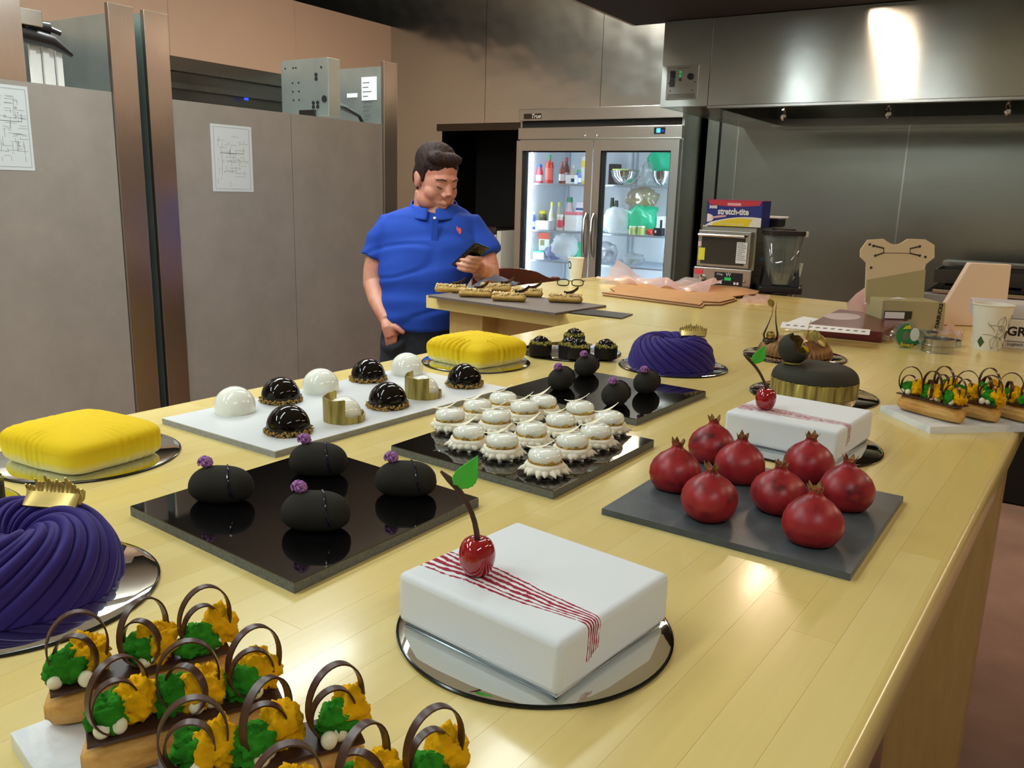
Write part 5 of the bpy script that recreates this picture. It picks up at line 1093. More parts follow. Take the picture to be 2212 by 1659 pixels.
for u in (.45, .5, .74, .79): MB().box2((OW*(u-.02), -.005, OH*.07), (OW*(u+.016), -.004, OH*.11)).build('button', 'white_plastic', kp, smooth=0)
text('keypad_letter', 'W', .022, 'white_plastic', at(FACE_F, OW*.62, -.0046, OH*.225), kp)
text('keypad_lettering', 'CVap', .012, 'white_plastic', at(FACE_F, OW*.47, -.0046, OH*.225), kp)
for u in (.35, .89): MB().ball((OW*u, -.003, OH*.13), .006, 8, 6).build('thumb_screw', 'chrome', ov)
MB().lathe([(.014, 0), (.016, .012), (.008, .02)], 12, M=Matrix.Translation((OW*.16, -.001, OH*.13)) @ Matrix.Rotation(PI/2, 4, 'X')).build('drain_valve', 'chrome', ov)
MB().box2((OW*.02, -.0015, OH*.2), (OW*.17, -.0005, OH*.28)).build('red_sticker', cm('#d23a44', .6), ov, smooth=0)
MB().box2((.02, -.0105, OH*.44), (OW*.19, -.0095, OH*.64)).build('yellow_note', cm('#d8d23a', .7), ov, smooth=0)
MB().box2((.014, -.0065, OH*.66), (OW*.12, -.0055, OH*.74)).build('brand_sticker', cm('#d8b8b8', .6), ov, smooth=0)
nt_ = MB().box2((OW*.73, -.0105, OH*.42), (OW*.91, -.0095, OH*.76)).build('instruction_sheet', 'paper', ov, smooth=0)
for k in range(9): MB().box2((OW*.745, -.011, OH*(.73-.032*k)), (OW*(.745+.09+.06*random.random()), -.0105, OH*(.738-.032*k))).build('print_line', 'paper_print', nt_, smooth=0)
for k in range(4): MB().box2((OW, .05, OH*(.2+.18*k)), (OW+.0008, .4, OH*(.2+.18*k)+.002)).build('side_seam', 'steel_dark', ov, smooth=0)
MB().prism([(0, 0), (.05, 0), (.05, -.008), (.075, .006), (.05, .02), (.05, .012), (0, .012)], 0, .0008, M=Matrix(((0, 0, 1, OW), (1, 0, 0, .1), (0, 1, 0, OH*.45), (0, 0, 0, 1)))).build('blue_arrow', cm('#2f6f92', .6), ov, smooth=0)
# film wrap carton on the oven
P('box_blue', '#14257e', .45); P('box_red', '#c0303f', .45); P('box_white', '#e8e4dc', .5); P('box_yellow', '#e8d013', .5); P('box_pink', '#e0a8b8', .5)
bl, br_ = PY(1521, 490, OY).x, PY(1641, 490, OY).x; BW = br_-bl; BH = PY(1580, 433, OY).z-(TZ+OH)
wb_ = thing('wrap_carton', 'blue, yellow and red food wrap carton standing on the oven', 'carton', (bl, OY+.015, TZ+OH+.0005), 0)
MB().box2((0, 0, 0), (BW, .12, BH)).build('carton_body', 'box_blue', wb_, smooth=0, bevel=.001)
Mq = at(FACE_F, 0, -.0002, 0)
MB().prism([(0, 0), (BW, 0), (BW, BH*.30)]+[(BW*(.1+.9*k/14), BH*(.02+.36*math.sin(PI*(.12+.5*k/14)))) for k in range(14, -1, -1)]+[(0, BH*.02)], 0, .0006, M=Mq).build('white_swoosh', 'box_white', wb_, smooth=0)
MB().prism([(BW*.12, .0), (BW*.78, 0), (BW*.80, BH*.12), (BW*.84, BH*.26)]+[(BW*(.14+.7*k/12), BH*(.02+.30*math.sin(PI*(.08+.56*k/12)))) for k in range(12, -1, -1)], .0006, .0011, M=Mq).build('yellow_swoosh', 'box_yellow', wb_, smooth=0)
MB().prism([(BW*.12*math.cos(a)+BW*.02, BH*.30+BH*.16*math.sin(a)) for a in [-PI/2+PI*k/14 for k in range(15)]], .0003, .0010, M=Mq).build('white_circle', 'box_white', wb_, smooth=0)
MB().prism([(BW*.10, BH*.27), (BW*.36, BH*.36), (BW*.38, BH*.42), (BW*.24, BH*.41), (BW*.1, BH*.33)], .0010, .0014, M=Mq).build('pink_hand', 'box_pink', wb_, smooth=0)
MB().prism([(BW*.05, BH*.82), (BW*.02, BH*.99), (BW*.98, BH*.99), (BW*.95, BH*.82), (BW*.58, BH*.76), (BW*.42, BH*.76)], .0003, .0012, M=Mq).build('red_flap', 'box_red', wb_, smooth=0)
MB().box2((0, .0, BH), (BW, .12, BH+.0015)).build('red_lid', 'box_red', wb_, smooth=0)
MB().box2((BW*.38, -.0018, BH*.80), (BW*.62, -.0013, BH*.90)).build('flap_print', 'box_pink', wb_, smooth=0)
text('carton_lettering', 'stretch-tite', BH*.34, 'white_plastic', at(FACE_F, BW*.49, -.0012, BH*.56), wb_, sx=.80, off=.0012)
text('carton_number', '3000', BH*.16, 'white_plastic', at(FACE_F, BW*.12, -.0012, BH*.72), wb_, off=.0008)
text('carton_slogan', 'PLASTIC FOOD WRAP', BH*.10, 'box_white', at(FACE_F, BW*.48, -.0016, BH*.08), wb_)
# black takeaway container
cq = Vector((PY(1676, 480, OY+.2).x, OY+.2, TZ+OH+.0005)); tc = thing('takeaway_container', 'black takeaway tray with a clear lid at the back of the oven top', 'container', cq-Vector((.05, 0, 0)))
MB().prism([(-.05, 0), (.06, 0), (.065, .1), (-.055, .1)], 0, .036).build('tray', 'black_plastic', tc, smooth=0, bevel=.004); MB().prism([(-.058, -.006), (.072, -.006), (.075, .106), (-.06, .106)], .037, .044).build('clear_lid', 'film_white', tc, smooth=0, bevel=.002)
# blender
F_ = Face(1690, 634, back=.06); bl_ = thing('blender', 'square clear blender jug with black lid on a black base', 'blender', F_.o, YAW-.2)
z0 = .012; r_b, r_t = .050, .078; HJ = F_.l(1700, 497)[1]
MB().prism([(-.085, -.09), (.085, -.09), (.095, .09), (-.095, .09)], 0, .03).build('base', 'black_plastic', bl_, smooth=0, bevel=.008)
for sx_ in (-1, 1):
    for sy_ in (-1, 1): MB().add([(sx_*.075, sy_*.075, .03), (sx_*.035, sy_*.075, .03), (sx_*.075, sy_*.035, .03), (sx_*.066, sy_*.066, .105)], [(0, 1, 3), (0, 3, 2), (1, 2, 3), (0, 2, 1)]).build('corner_fin', 'black_plastic', bl_, smooth=0)
def sq(r, z, q=5): return [Vector((r*math.copysign(abs(math.cos(a))**(2/q), math.cos(a)), r*math.copysign(abs(math.sin(a))**(2/q), math.sin(a)), z)) for a in [2*PI*k/40 for k in range(40)]]
glassy('jug_plastic', (.80, .86, .84), .2, .05, .88, trans=.12)
jg = MB().rings([sq(r_b, .035), sq(r_b*1.02, .06), sq(r_t, HJ-.02)], cap1=False).build('jug', 'jug_plastic', bl_, smooth=50, solid=.003)
for s_ in (-1, 0, 1): MB().tube([(s_*.03, -r_b*.93, .05), (s_*.045, -r_t*.95, HJ-.03)], .003, 6).build('jug_rib', 'jug_plastic', jg)
MB().rings([sq(r_t*1.06, HJ-.02), sq(r_t*1.08, HJ-.002), sq(r_t*.6, HJ), sq(r_t*.55, HJ+.006)]).build('lid', 'black_plastic', bl_, smooth=40)
MB().box2((r_t*1.06, -.012, HJ-.025), (r_t*1.06+.014, .012, HJ-.004)).build('lid_tab', 'white_plastic', bl_, smooth=0)
MB().tube([(0, .0, .05), (0, .0, HJ*.55), (0, 0, HJ-.03)], [.016, .018, .010], 10).build('plunger', 'black_plastic', bl_)
MB().tube([(-.03, 0, .045), (.03, 0, .05)], .004, 6).tube([(0, -.03, .05), (0, .03, .045)], .004, 6).build('blade', 'steel', bl_)
MB().tube([(r_b*1.1, .02, .05), (r_b*1.6, .03, .07), (r_t*1.1, .03, .12)], .008, 8).build('handle', 'white_plastic', bl_)
# coffee traveller carton
P('kraft_light', '#dcc8a2', .7); P('kraft_shade', '#b0a478', .7); P('hole_dark', '#3a3320', .8)
F_ = Face(1935, 712, back=.10); tr = thing('coffee_carton', 'tall beige coffee carton with a scalloped carrying panel', 'carton', F_.o, YAW)
L = F_.l
out = [(1858, 540), (1874, 518), (1908, 516)]+[(1908+2.6*k, 516+12*math.sin(PI*(k/20))) for k in range(2, 21, 2)]+[(1972, 516), (1998, 517), (2018, 529), (2018, 556), (2000, 570), (1997, 580), (1992, 645), (1868, 645), (1871, 568), (1858, 555)]
MB().prism([L(*p) for p in out], -.0025, .0025, M=UP).build('carrying_panel', 'kraft_light', tr, smooth=0)
MB().prism([L(1871, 604), L(1998, 582), L(1993, 648), L(1868, 652)], .0026, .006, M=UP).build('overlap_panel', 'kraft_shade', tr, smooth=0)
for pts in ([(1888, 531), (1908, 536), (1908, 546), (1890, 552)], [(1986, 532), (1965, 537), (1965, 547), (1986, 552)]): MB().tube([(L(*p)[0], -.003, L(*p)[1]) for p in pts], .0022, 6).build('cut_slot', 'hole_dark', tr)
for p in ((1878, 528), (1886, 531), (1890, 552), (1986, 532), (1986, 552), (1998, 555), (1881, 578)): MB().ball((L(*p)[0], -.003, L(*p)[1]), (.0042, .0012, .0042), 10, 6).build('cut_hole', 'hole_dark', tr)
MB().tube([(L(1908, 546)[0], -.003, L(1908, 546)[1]), (L(1965, 547)[0], -.003, L(1965, 547)[1])], .0008, 6).build('fold_line', 'hole_dark', tr)
xa, za = L(1878, 640); xb, zb = L(1996, 640); xc_ = L(2012, 645)[0]
MB().box2((xa, -.10, 0), (xb, .02, za)).build('lower_body', 'kraft_shade', tr, smooth=0, bevel=.002)
MB().prism([L(1882, 640), L(2008, 645), L(2003, 700), (L(2001, 700)[0], .001), (L(1882, 700)[0], .001)], .1002, .103, M=UP).build('front_flap', 'kraft_shade', tr, smooth=0)
sp_ = MB().tube([(L(1890, 633)[0], -.11, L(1890, 636)[1]), (L(1908, 631)[0], -.112, L(1908, 635)[1]), (L(1926, 634)[0], -.11, L(1926, 638)[1])], [.0005, .004, .0005], 8).build('white_slit', 'white_plastic', tr)
MB().box2((L(1880, 668)[0], -.1065, L(1908, 678)[1]), (L(1937, 668)[0], -.1031, L(1908, 662)[1])).build('window_cut', 'hole_dark', tr, smooth=0)
MB().box2((L(1881, 668)[0], -.1085, L(1900, 677)[1]), (L(1921, 668)[0], -.1065, L(1900, 664)[1])).build('inner_spout', 'white_plastic', tr, smooth=0)
p = L(1998, 675); text('carton_lettering', 'STARBUCKS', .0155, 'ink', at(FACE_F, p[0]-.006, -.1036, p[1]) @ Matrix.Rotation(PI/2-.06, 4, 'Z'), tr, off=.0006)
bag_q = T(1845, 690); rb = thing('produce_bag', 'pink tinted plastic bag slumped beside the beige carton', 'bag', (bag_q.x, bag_q.y+.25, TZ))
def pb(u, a):
    r = [.060, .055, .040, .020, .008][min(4, int(u*4))]*(1-(u*4 % 1)*0.25); return 0
prf = [(0, 0), (.075, .0), (.078, .02), (.06, .06), (.038, .10), (.018, .14), (.012, .165), (0, .17)]
MB().lathe(prf, 26, fn=lambda p, a, r, z: Vector((p.x*(1+.25*N((a*2, z*30, 0), 1, 3))+z*.30, p.y*.7*(1+.25*N((a*3, z*20, 5), 1, 3)), p.z))).build('film', 'film_pink', rb, smooth=60)
MB().ball((.0, -.02, .03), (.025, .025, .03), 10, 8).ball((.02, .0, .09), (.012, .012, .02), 10, 8).build('fruit', cm('#c03a44', .4), rb)
# maroon folder box and papers
P('maroon', '#5e1520', .3, coat=.2); P('sticker', '#a89a98', .5)
q = [T(*p, TZ+.032) for p in ((1742, 701), (1906, 717), (1974, 685), (1812, 668))]; c = sum(q, Vector())/4
mb_ = thing('maroon_box', 'flat maroon gift box with an oval silver sticker', 'box', (c.x, c.y, TZ)); pts = [(p.x-c.x, p.y-c.y) for p in q]
MB().prism([(x*.985, y*.985) for x, y in pts], 0, .024).build('tray', 'maroon', mb_, smooth=0); MB().prism(pts, .006, .032).build('lid', 'maroon', mb_, smooth=0, bevel=.002)
s0 = T(1815, 682, TZ+.0325)-c; MB().prism([(s0.x+.008+.052*math.cos(a), s0.y-.01+.085*math.sin(a)) for a in [2*PI*k/36 for k in range(36)]], .0321, .0326).build('oval_sticker', 'sticker', mb_, smooth=0)
P('print_blue', '#5a5f78', .7)
def sheet(name, label, pix, z0, th, mat, holes=False, cat='paper'):
    q = [T(x, y, TZ+z0) for x, y in pix]; c = sum(q, Vector())/len(q); t = thing(name, label, cat, (c.x, c.y, TZ+z0)); pts = [(p.x-c.x, p.y-c.y) for p in q]
    MB().prism(pts, 0, th).build('sheet', mat, t, smooth=0)
    if holes:
        for k in range(11):
            u = .08+.085*k; p = q[0].lerp(q[1], u).lerp(q[3].lerp(q[2], u), .5)-c; MB().prism([(p.x+.006*math.cos(a), p.y+.012*math.sin(a)) for a in [2*PI*j/10 for j in range(10)]], th, th+.0003).build('printed_mark', 'print_blue', t, smooth=0)
sheet('plastic_sleeve', 'white punched sleeve strip in front of the maroon box', [(1685, 708), (1878, 724), (1880, 713), (1690, 696)], .038, .0012, 'white_plastic', True, 'sleeve')
sheet('paper_sheet', 'crumpled white paper left of the maroon box', [(1700, 697), (1750, 703), (1775, 690), (1735, 684)], .010, .001, 'paper')
film('clear plastic pouch under the punched sleeve', [T(1690, 716), T(1920, 742), T(1930, 728), T(1760, 712)], 'film_clear', .022, 19, n=22, name='plastic_pouch', cat='pouch')
# pastry rings
def ring(label, px, py, r, h, n, off):
    t = thing('pastry_ring', label, 'pastry ring', tdir(px, py, TZ, off)); 
    for k in range(n):
        z = k*h
        MB().lathe([(r, z), (r*1.03, z), (r*1.03, z+.002), (r*1.005, z+.003), (r*1.005, z+h-.004), (r*1.03, z+h-.003), (r*1.03, z+h-.0006), (r*.985, z+h-.0006), (r*.975, z+h-.003), (r*.975, z+.002)], 44).build('band', 'steel', t, smooth=40)
    return t
a_, b_ = T(1997, 748), T(2063, 752); rr_ = (b_-a_).length/2
ring('lower steel pastry ring of the pair beside the tape', 2040, 766, rr_, .0185, 1, rr_)
o = ring('upper steel pastry ring of the pair beside the tape', 2040, 766, rr_, .0185, 1, rr_); o.location.z = TZ+.0187
ring('low steel pastry ring behind the stacked pair', 2065, 753, rr_*.9, .017, 1, rr_*1.3)
ring('steel pastry ring farther back between carton and box', 2008, 733, rr_*1.05, .017, 1, rr_*1.2)
ring('steel pastry ring under the sleeve at its left end', 1778, 728, rr_*.95, .019, 1, rr_); ring('steel pastry ring under the clear pouch', 1842, 734, rr_*.9, .012, 1, rr_)
# tape dispenser pack
P('tape_green', '#1f7d46', .3); P('tape_yellow', '#d9c423', .4); P('tape_grey', '#4a4c48', .4); P('tape_white', '#d8dcda', .35)
F_ = Face(1958, 750, back=.006); tp_ = thing('tape_dispenser', 'clear tape dispenser with a green label standing on edge', 'tape', F_.o, YAW); L = F_.l; (cx_, cz_) = L(1955, 722); rt_ = (L(1985, 722)[0]-L(1927, 722)[0])/2
body = [(cx_+rt_*math.cos(a), cz_+rt_*math.sin(a)) for a in [PI*.15+PI*1.55*k/26 for k in range(27)]]+[L(1992, 748), L(2003, 738), L(2004, 728), L(1990, 712)]
MB().prism(body, 0, .022, M=UP).build('clear_case', 'jug_plastic', tp_, smooth=0, bevel=.002)
MB().prism([(cx_+rt_*.92*math.cos(a), cz_+rt_*.92*math.sin(a)) for a in [PI*.55+PI*1.2*k/26 for k in range(27)]]+[(cx_+rt_*.9, cz_-rt_*.55), (cx_+rt_*.35, cz_+rt_*.1)], .0222, .0228, M=UP).build('green_label', 'tape_green', tp_, smooth=0)
MB().prism([(cx_-rt_*.62, cz_-rt_*.48), (cx_+rt_*.75, cz_-rt_*.62), (cx_+rt_*.45, cz_-rt_*.8), (cx_-rt_*.25, cz_-rt_*.86)], .0229, .0233, M=UP).build('grey_strip', 'tape_grey', tp_, smooth=0)
MB().prism([(cx_-rt_*.5, cz_+rt_*.48), (cx_+rt_*.12, cz_+rt_*.52), (cx_-rt_*.02, cz_+rt_*.8), (cx_-rt_*.3, cz_+rt_*.72)], .0229, .0233, M=UP).build('yellow_patch', 'tape_yellow', tp_, smooth=0)
MB().prism([(cx_+rt_*.42+rt_*.34*math.cos(a), cz_+rt_*.1+rt_*.5*math.sin(a)) for a in [2*PI*k/24 for k in range(24)]], .0229, .0236, M=UP).build('tape_roll', 'tape_white', tp_, smooth=0)
MB().prism([(cx_-rt_*.22+rt_*.26*math.cos(a), cz_+rt_*.0+rt_*.36*math.sin(a)) for a in [2*PI*k/24 for k in range(24)]], .0229, .0234, M=UP).build('hub', 'jug_plastic', tp_, smooth=0)
text('tape_lettering', 'Scotch', rt_*.38, 'tape_yellow', at(FACE_F, cx_-rt_*.05, -.0236, cz_-rt_*.70) @ Matrix.Rotation(-.12, 4, 'Z'), tp_, off=.0004)
# peach paper bag
P('bag_paper', '#f4dcc4', .75)
F_ = Face(2040, 712, back=.10); pbg = thing('paper_bag', 'folded peach paper bag leaning behind the white box', 'paper bag', F_.o, YAW); L = F_.l
out = [L(2012, 703), L(2018, 690), L(2092, 567), L(2181, 571), L(2166, 700), L(2160, 715), L(2030, 712)]
out = [(x, max(.001, z)) for x, z in out]
MB().prism(out, -.012, .012, M=UP).build('bag_body', 'bag_paper', pbg, smooth=0, bevel=.003)
# white appliance box
bq0, bq1 = T(2098, 752), T(2212, 762); bz = math.atan2(bq1.y-bq0.y, bq1.x-bq0.x)
wbx = thing('white_box', 'white printed carton with black letters behind the leaf patterned cup', 'box', (bq0.x+.0, bq0.y+.06, TZ), bz)
MB().box2((0, 0, 0), (.20, .09, .078)).build('carton', 'box_white', wbx, smooth=0, bevel=.0015)
MB().box2((-.012, .02, .079), (.22, .15, .118)).build('upper_carton', cm('#c9c4c2', .6), wbx, smooth=0, bevel=.0015)
text('box_lettering', 'GR', .034, 'ink', at(FACE_F, .098, -.0004, .046), wbx, off=.001); text('box_mark', '!', .03, 'ink', at(FACE_F, .034, -.0004, .046), wbx, off=.001)
text('box_small_lettering', 'Logitech', .011, 'ink', at(FACE_F, .100, -.0006, .012), wbx); text('box_script', 'Keysi', .015, 'paper_print', at(FACE_F, .018, -.0004, .05) @ Matrix.Rotation(PI/2-.3, 4, 'Z'), wbx, shear=.3)
MB().box2((.0, -.0004, .019), (.20, 0, .0205)).build('printed_line', 'ink', wbx, smooth=0); MB().box2((.002, -.0004, .02), (.004, 0, .045)).build('printed_bar', 'ink', wbx, smooth=0)
MB().box2((.076, -.0003, .005), (.124, 0, .0185)).build('printed_panel', cm('#d5cfcb', .6), wbx, smooth=0)
MB().box2((-.001, .02, .02), (-.0003, .07, .06)).build('side_print', 'box_pink', wbx, smooth=0)
# wooden chair by the end of the far table
P('chair_wood', '#5a2413', .35, var=.2, vscale=20)
cq = HP(1115, 600, 3.95); chx = thing('dining_chair', 'reddish brown wooden bar chair behind the far table end', 'chair', (cq.x, cq.y, 0), YAW+.2); zc_ = cq.z+.035
def arch(u): return .03*math.sin(PI*min(1, max(0, u*1.15)))-(.022 if u > .75 else 0)*(u-.75)*4
MB().rings([[Vector((-.2+.4*k/24, y_, z_)) for y_, z_ in ((-.014, zc_-.16), (.014, zc_-.16), (.014, zc_-.02+arch(k/24)), (-.014, zc_-.02+arch(k/24)))] for k in range(25)]).build('top_rail', 'chair_wood', chx, smooth=30)
for s_ in (-.19, .19): MB().box2((s_-.018, -.02, 0), (s_+.018, .02, zc_-.03)).build('rear_leg', 'chair_wood', chx, smooth=0, bevel=.004); MB().box2((s_-.018, .34, 0), (s_+.018, .375, .72)).build('front_leg', 'chair_wood', chx, smooth=0, bevel=.004)
MB().box2((-.21, -.02, .72), (.21, .38, .755)).build('seat', 'chair_wood', chx, smooth=0, bevel=.008)
for k in range(4): MB().box2((-.12+.08*k-.012, -.008, .755), (-.12+.08*k+.012, .008, zc_-.1)).build('slat', 'chair_wood', chx, smooth=0)
# ---------------------------------------------------------------- the man
P('skin', '#c48d74', .5, sss=.12, var=.10, vscale=14, vcol='#b06a55'); P('hair', '#150c09', .7, spec=.2, var=.5, vscale=120, vcol='#35201a'); P('shirt', '#1f429e', .8, spec=.2, var=.08, vscale=200, bump=.2, bscale=900)
P('denim', '#1c222b', .85, var=.3, vscale=60, bump=.2, bscale=800); P('brow', '#2a1811', .7); P('lip', '#8f4f45', .5); P('emblem', '#d2504a', .6); P('phone_glass', '#0a0a0c', .08); P('shoe', '#17130f', .5)
MD = 3.50; MX = ray_h(930, 600); MX = MX.x/MX.y*MD
base = h2w(MX, MD, 0); man = thing('person', 'man in a blue polo shirt and jeans looking down at a phone', 'person', base, YAW)
def mp(px, py, off=0.0):                      # pixel -> body frame (x right, y away from viewer, z up)
    d = ray_h(px, py); t = (MD+off)/d.y; return Vector((d.x*t-MX, off, CAMZ+d.z*t))
K = MD/F*1.02                                 # metres per pixel at the man
body = MB()
hc = mp(943, 388, -.03); HR = (Matrix.Translation(hc) @ Matrix.Rotation(math.radians(36), 4, 'Z') @ Matrix.Rotation(math.radians(20), 4, 'X') @ Matrix.Scale(1.0, 4))
def hb(c, r): body.ball(c, r, 24, 16, M=HR)
hb((0, .012, .030), (.076, .096, .100)); hb((0, -.012, -.045), (.068, .078, .078)); hb((0, -.02, .0), (.070, .078, .08))
for s_ in (-1, 1):
    hb((s_*.036, -.044, -.034), (.036, .036, .040)); hb((s_*.042, -.02, -.072), (.036, .048, .042)); hb((s_*.013, -.100, -.030), (.012, .012, .010)); hb((s_*.078, .014, -.006), (.010, .020, .033)); hb((s_*.083, .022, .006), (.006, .014, .020))
    hb((s_*.031, -.071, .006), (.018, .018, .013)); hb((s_*.031, -.075, -.006), (.016, .013, .007))
hb((0, -.066, -.104), (.032, .028, .026)); hb((0, -.028, -.118), (.058, .055, .036))
body.tube([(0, -.084, .022), (0, -.100, -.004), (0, -.112, -.026)], [.010, .013, .016], 12, M=HR); body.tube([(-.048, -.066, .026), (-.02, -.084, .030), (.02, -.084, .030), (.048, -.066, .026)], [.010, .014, .014, .010], 10, M=HR)
body.tube([(-.027, -.076, -.066), (0, -.094, -.062), (.027, -.076, -.066)], [.007, .0095, .007], 10, M=HR); body.tube([(-.022, -.078, -.078), (0, -.092, -.079), (.022, -.078, -.078)], [.007, .010, .007], 10, M=HR)
nb = mp(935, 468, .03); body.tube([HR @ Vector((0, .02, -.06)), HR @ Vector((0, .012, -.115)), nb], [.066, .068, .080], 20)
# torso under the shirt
TR = [(440, 940, 40, .060, .03), (452, 936, 66, .085, .03), (466, 932, 92, .105, .025), (485, 930, 100, .115, .02), (520, 928, 99, .125, .0), (560, 924, 97, .140, -.01), (600, 919, 94, .158, -.02), (640, 914, 90, .165, -.025), (680, 908, 83, .160, -.02), (703, 905, 78, .152, -.015)]
def torso(m_, grow, rows):
    rg_ = []
    for (py, cx_, hw, hd, oy) in rows:
        c = mp(cx_, py, oy); w_ = hw*K+grow; d_ = hd+grow
        rg_.append([Vector((c.x+w_*math.copysign(abs(math.cos(a))**.82, math.cos(a)), c.y+d_*math.copysign(abs(math.sin(a))**.9, math.sin(a)), c.z)) for a in [2*PI*k/48 for k in range(48)]])
    m_.rings(rg_)
torso(body, -.012, TR)
# right arm (image left), hand in pocket
ra = [mp(838, 486, .02), mp(822, 530, .01), mp(809, 585, .0), mp(808, 612, -.01), mp(818, 652, -.075), mp(836, 692, -.135)]
body.tube(ra, [.046, .050, .047, .046, .040, .029], 18)
rp = mp(846, 716, -.10); body.tube([ra[-1], mp(842, 706, -.150), mp(848, 727, -.155)], [.029, .036, .034], 16, flat=.75)
for (x0, y0, x1, y1) in ((836, 722, 838, 746), (845, 726, 846, 748), (853, 724, 853, 745)): body.tube([mp(x0, y0, -.160), mp((x0+x1)/2, (y0+y1)/2, -.162), mp(x1, y1, -.150)], [.0125, .011, .009], 10)
body.tube([mp(850, 704, -.165), mp(861, 710, -.178), mp(868, 716, -.180), mp(874, 719, -.178)], [.014, .0115, .010, .0085], 10)
# left arm (image right), holding the phone
la = [mp(1024, 486, .02), mp(1040, 530, .0), mp(1053, 578, -.03), mp(1055, 592, -.05), mp(1044, 590, -.13), mp(1034, 580, -.20)]
body.tube(la, [.044, .048, .047, .046, .042, .031], 18)
body.tube([la[-1], mp(1029, 573, -.225), mp(1022, 567, -.245)], [.030, .033, .026], 16, flat=.75)
pc = mp(1016, 554, -.285)
pa = Vector((.62, -.42, .60)).normalized(); pn = Vector((-.25, .62, .74)); pn = (pn-pa*pn.dot(pa)).normalized(); pbv = pa.cross(pn).normalized()
PH = Matrix(((pbv.x, pa.x, pn.x, pc.x), (pbv.y, pa.y, pn.y, pc.y), (pbv.z, pa.z, pn.z, pc.z), (0, 0, 0, 1)))
for i, (x0, y0, x1, y1, x2, y2) in enumerate(((1036, 557, 1021, 557, 1006, 553), (1032, 566, 1012, 565, 993, 559), (1027, 575, 1006, 575, 986, 569), (1020, 584, 1004, 584, 988, 579))):
    body.tube([mp(x0+4, y0+2, -.265), mp((x0+x1)/2, (y0+y1)/2, -.300), mp(x1, y1, -.308), mp((x1+x2)/2, (y1+y2)/2, -.306), mp(x2, y2, -.290)], [.0095, .0086, .0082, .0078, .0066], 10)
body.tube([mp(1030, 566, -.235), mp(1026, 552, -.25), mp(1018, 545, -.265)], [.015, .012, .0085], 10)
hm = remesh(body, .0036, 4); skin = link_mesh('body', hm, 'skin', man)
# hair
hr = MB()
hr.ball((0, .024, .062), (.0835, .100, .082), 24, 16, M=HR); hr.ball((0, .060, .0), (.073, .056, .080), 20, 14, M=HR); hr.ball((.010, -.050, .100), (.060, .036, .026), 18, 12, M=HR); hr.ball((-.034, -.036, .100), (.042, .040, .026), 18, 12, M=HR)
for s_ in (-1, 1): hr.ball((s_*.074, .016, .045), (.011, .042, .040), 16, 12, M=HR); hr.ball((s_*.073, -.012, .02), (.0075, .012, .030), 12, 10, M=HR)
hmesh = remesh(hr, .004, 8); warp(hmesh, lambda p, n: .0022*N((p[0]*1.6, p[1]*.5, p[2]*.5), 70)+.003*N(p, 16)); link_mesh('hair', hmesh, 'hair', man)
for s_ in (-1, 1):
    MB().tube([(s_*.014, -.0960, .029), (s_*.032, -.0925, .033), (s_*.050, -.077, .027)], [.0048, .0055, .0028], 8, M=HR, flat=.6).build('eyebrow', 'brow', man)
    MB().tube([(s_*.016, -.0895, -.001), (s_*.031, -.0925, -.004), (s_*.046, -.082, .001)], [.0012, .0022, .0012], 8, M=HR).build('eyelid_line', 'brow', man)
MB().tube([(-.027, -.0845, -.071), (-.012, -.098, -.0705), (.012, -.098, -.0705), (.027, -.0845, -.071)], [.001, .0020, .0020, .001], 8, M=HR).build('mouth', 'lip', man)
# polo shirt
sh = MB(); torso(sh, .004, TR)
sh.tube([mp(878, 486, .02), mp(842, 492, .018), mp(824, 520, .012), mp(811, 558, .005)], [.055, .060, .064, .064], 24); sh.tube([mp(985, 486, .02), mp(1018, 492, .015), mp(1037, 520, .004), mp(1051, 552, -.015)], [.055, .060, .063, .062], 24)
sm = remesh(sh, .006, 8)
def folds(p, n):
    u = p[2]; d = 0
    d += .019*N((p[0]*2.2+u*3.0, p[1]*2, u*9), 1.0, 2)+.008*N((p[0]*5-u*9, p[1]*4, u*18), 1.0, 5)
    r = 1-abs(N((p[0]*2.6+u*3.2, p[1]*1.5, u*6.5-p[0]*2), 1.0, 2))*2.2; d -= .020*max(0, r-.72)*(1 if p[1] < .05 else .3)
    return d*(1.0 if u < 1.45 else .4)
warp(sm, folds); link_mesh('polo_shirt', sm, 'shirt', man)
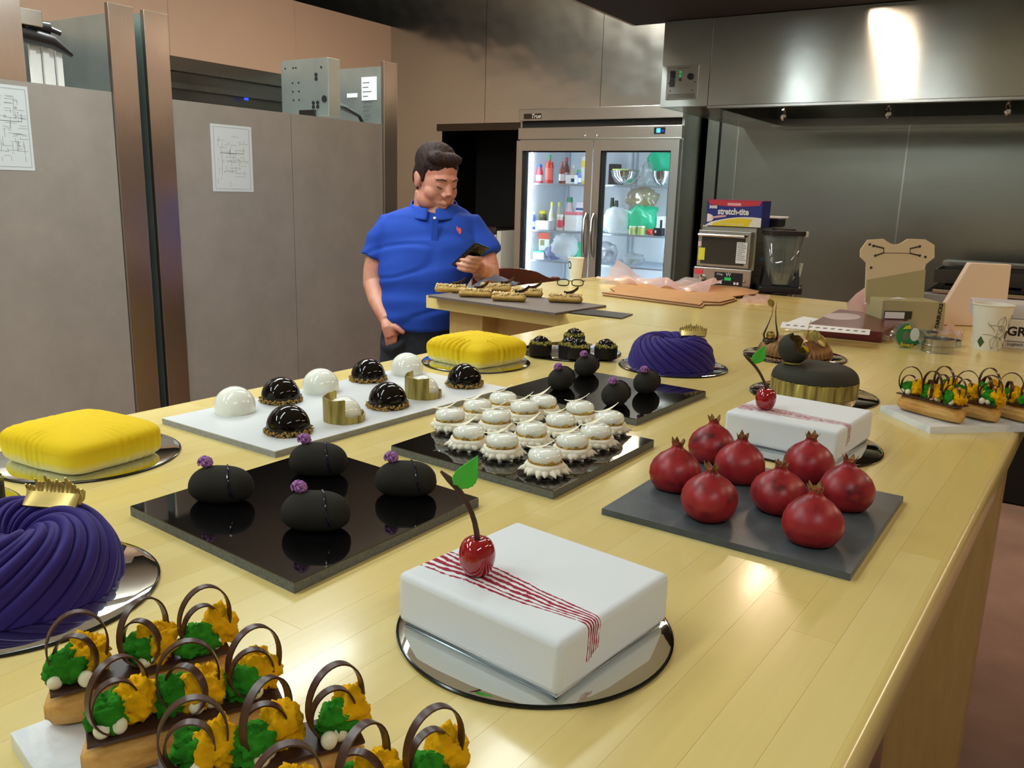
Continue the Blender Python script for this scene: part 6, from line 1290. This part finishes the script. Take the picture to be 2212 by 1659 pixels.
# collar, placket, button, emblem
cc = mp(938, 452, .012)
m_ = MB()
def col(u, v):
    a = -PI/2+.16+(2*PI-.32)*u; r = .090+.026*v; fr = .5-.5*math.cos(a+PI/2)     # open at the front
    return Vector((cc.x+r*math.cos(a)*1.0, cc.y-.012+r*math.sin(a)*.95, cc.z+.028*fr+.022-.045*v+(-.018*(1-fr))))
m_.grid(48, 6, col); m_.build('collar', 'shirt', man, smooth=60, solid=.004)
f0_ = mp(939, 470, -.135)
MB().box((f0_.x, f0_.y-.0, f0_.z-.05), (.026, .006, .10)).build('placket', 'shirt', man, smooth=0, bevel=.002)
MB().ball((f0_.x, f0_.y-.004, f0_.z-.002), (.0055, .003, .0055), 12, 8).build('button', 'white_plastic', man)
em = mp(991, 497, -.118); MB().prism([(-.010, .012), (-.006, .016), (-.004, .008), (.004, .010), (.010, .002), (.009, -.012), (.002, -.016), (-.002, -.006), (-.008, 0)], 0, .003, M=Matrix.Translation((em.x, em.y, em.z)) @ UP).build('embroidered_emblem', 'emblem', man, smooth=0)
# jeans, shoes
je = MB(); torso(je, -.006, [(690, 908, 80, .150, -.015), (705, 905, 80, .150, -.012), (740, 902, 82, .148, -.005), (790, 900, 84, .145, .0)])
zk = mp(900, 790, 0).z
for s_ in (-1, 1): je.tube([mp(900+s_*38, 770, 0), Vector((mp(900, 790, 0).x+s_*.085, .0, zk-.15)), Vector((mp(900, 790, 0).x+s_*.10, .01, .45)), Vector((mp(900, 790, 0).x+s_*.105, .02, .04))], [.085, .088, .066, .055], 18)
je.tube([mp(828, 742, -.09), mp(838, 748, -.135), mp(850, 750, -.150), mp(862, 745, -.150), mp(872, 735, -.145)], [.014, .020, .022, .018, .012], 12)
jm = remesh(je, .008, 3); warp(jm, lambda p, n: .005*N((p[0]*4, p[1]*4, p[2]*10), 1, 6)); link_mesh('jeans', jm, 'denim', man)
for s_ in (-1, 1): MB().ball((mp(900, 790, 0).x+s_*.105, -.05, .038), (.048, .13, .040), 18, 12).build('shoe', 'shoe', man)
# the phone in his hand
phn = thing('mobile_phone', 'black mobile phone held in the man\'s raised hand', 'phone', man.matrix_world @ pc if False else base)
phn.rotation_euler = (0, 0, YAW)
o = MB().box((0, 0, 0), (.071, .142, .0085)).build('phone_body', 'phone_glass', phn, smooth=0, bevel=.003); o.matrix_local = PH
o2 = MB().box((0, 0, .0046), (.064, .130, .0006)).build('screen', 'black_plastic', phn, smooth=0); o2.matrix_local = PH
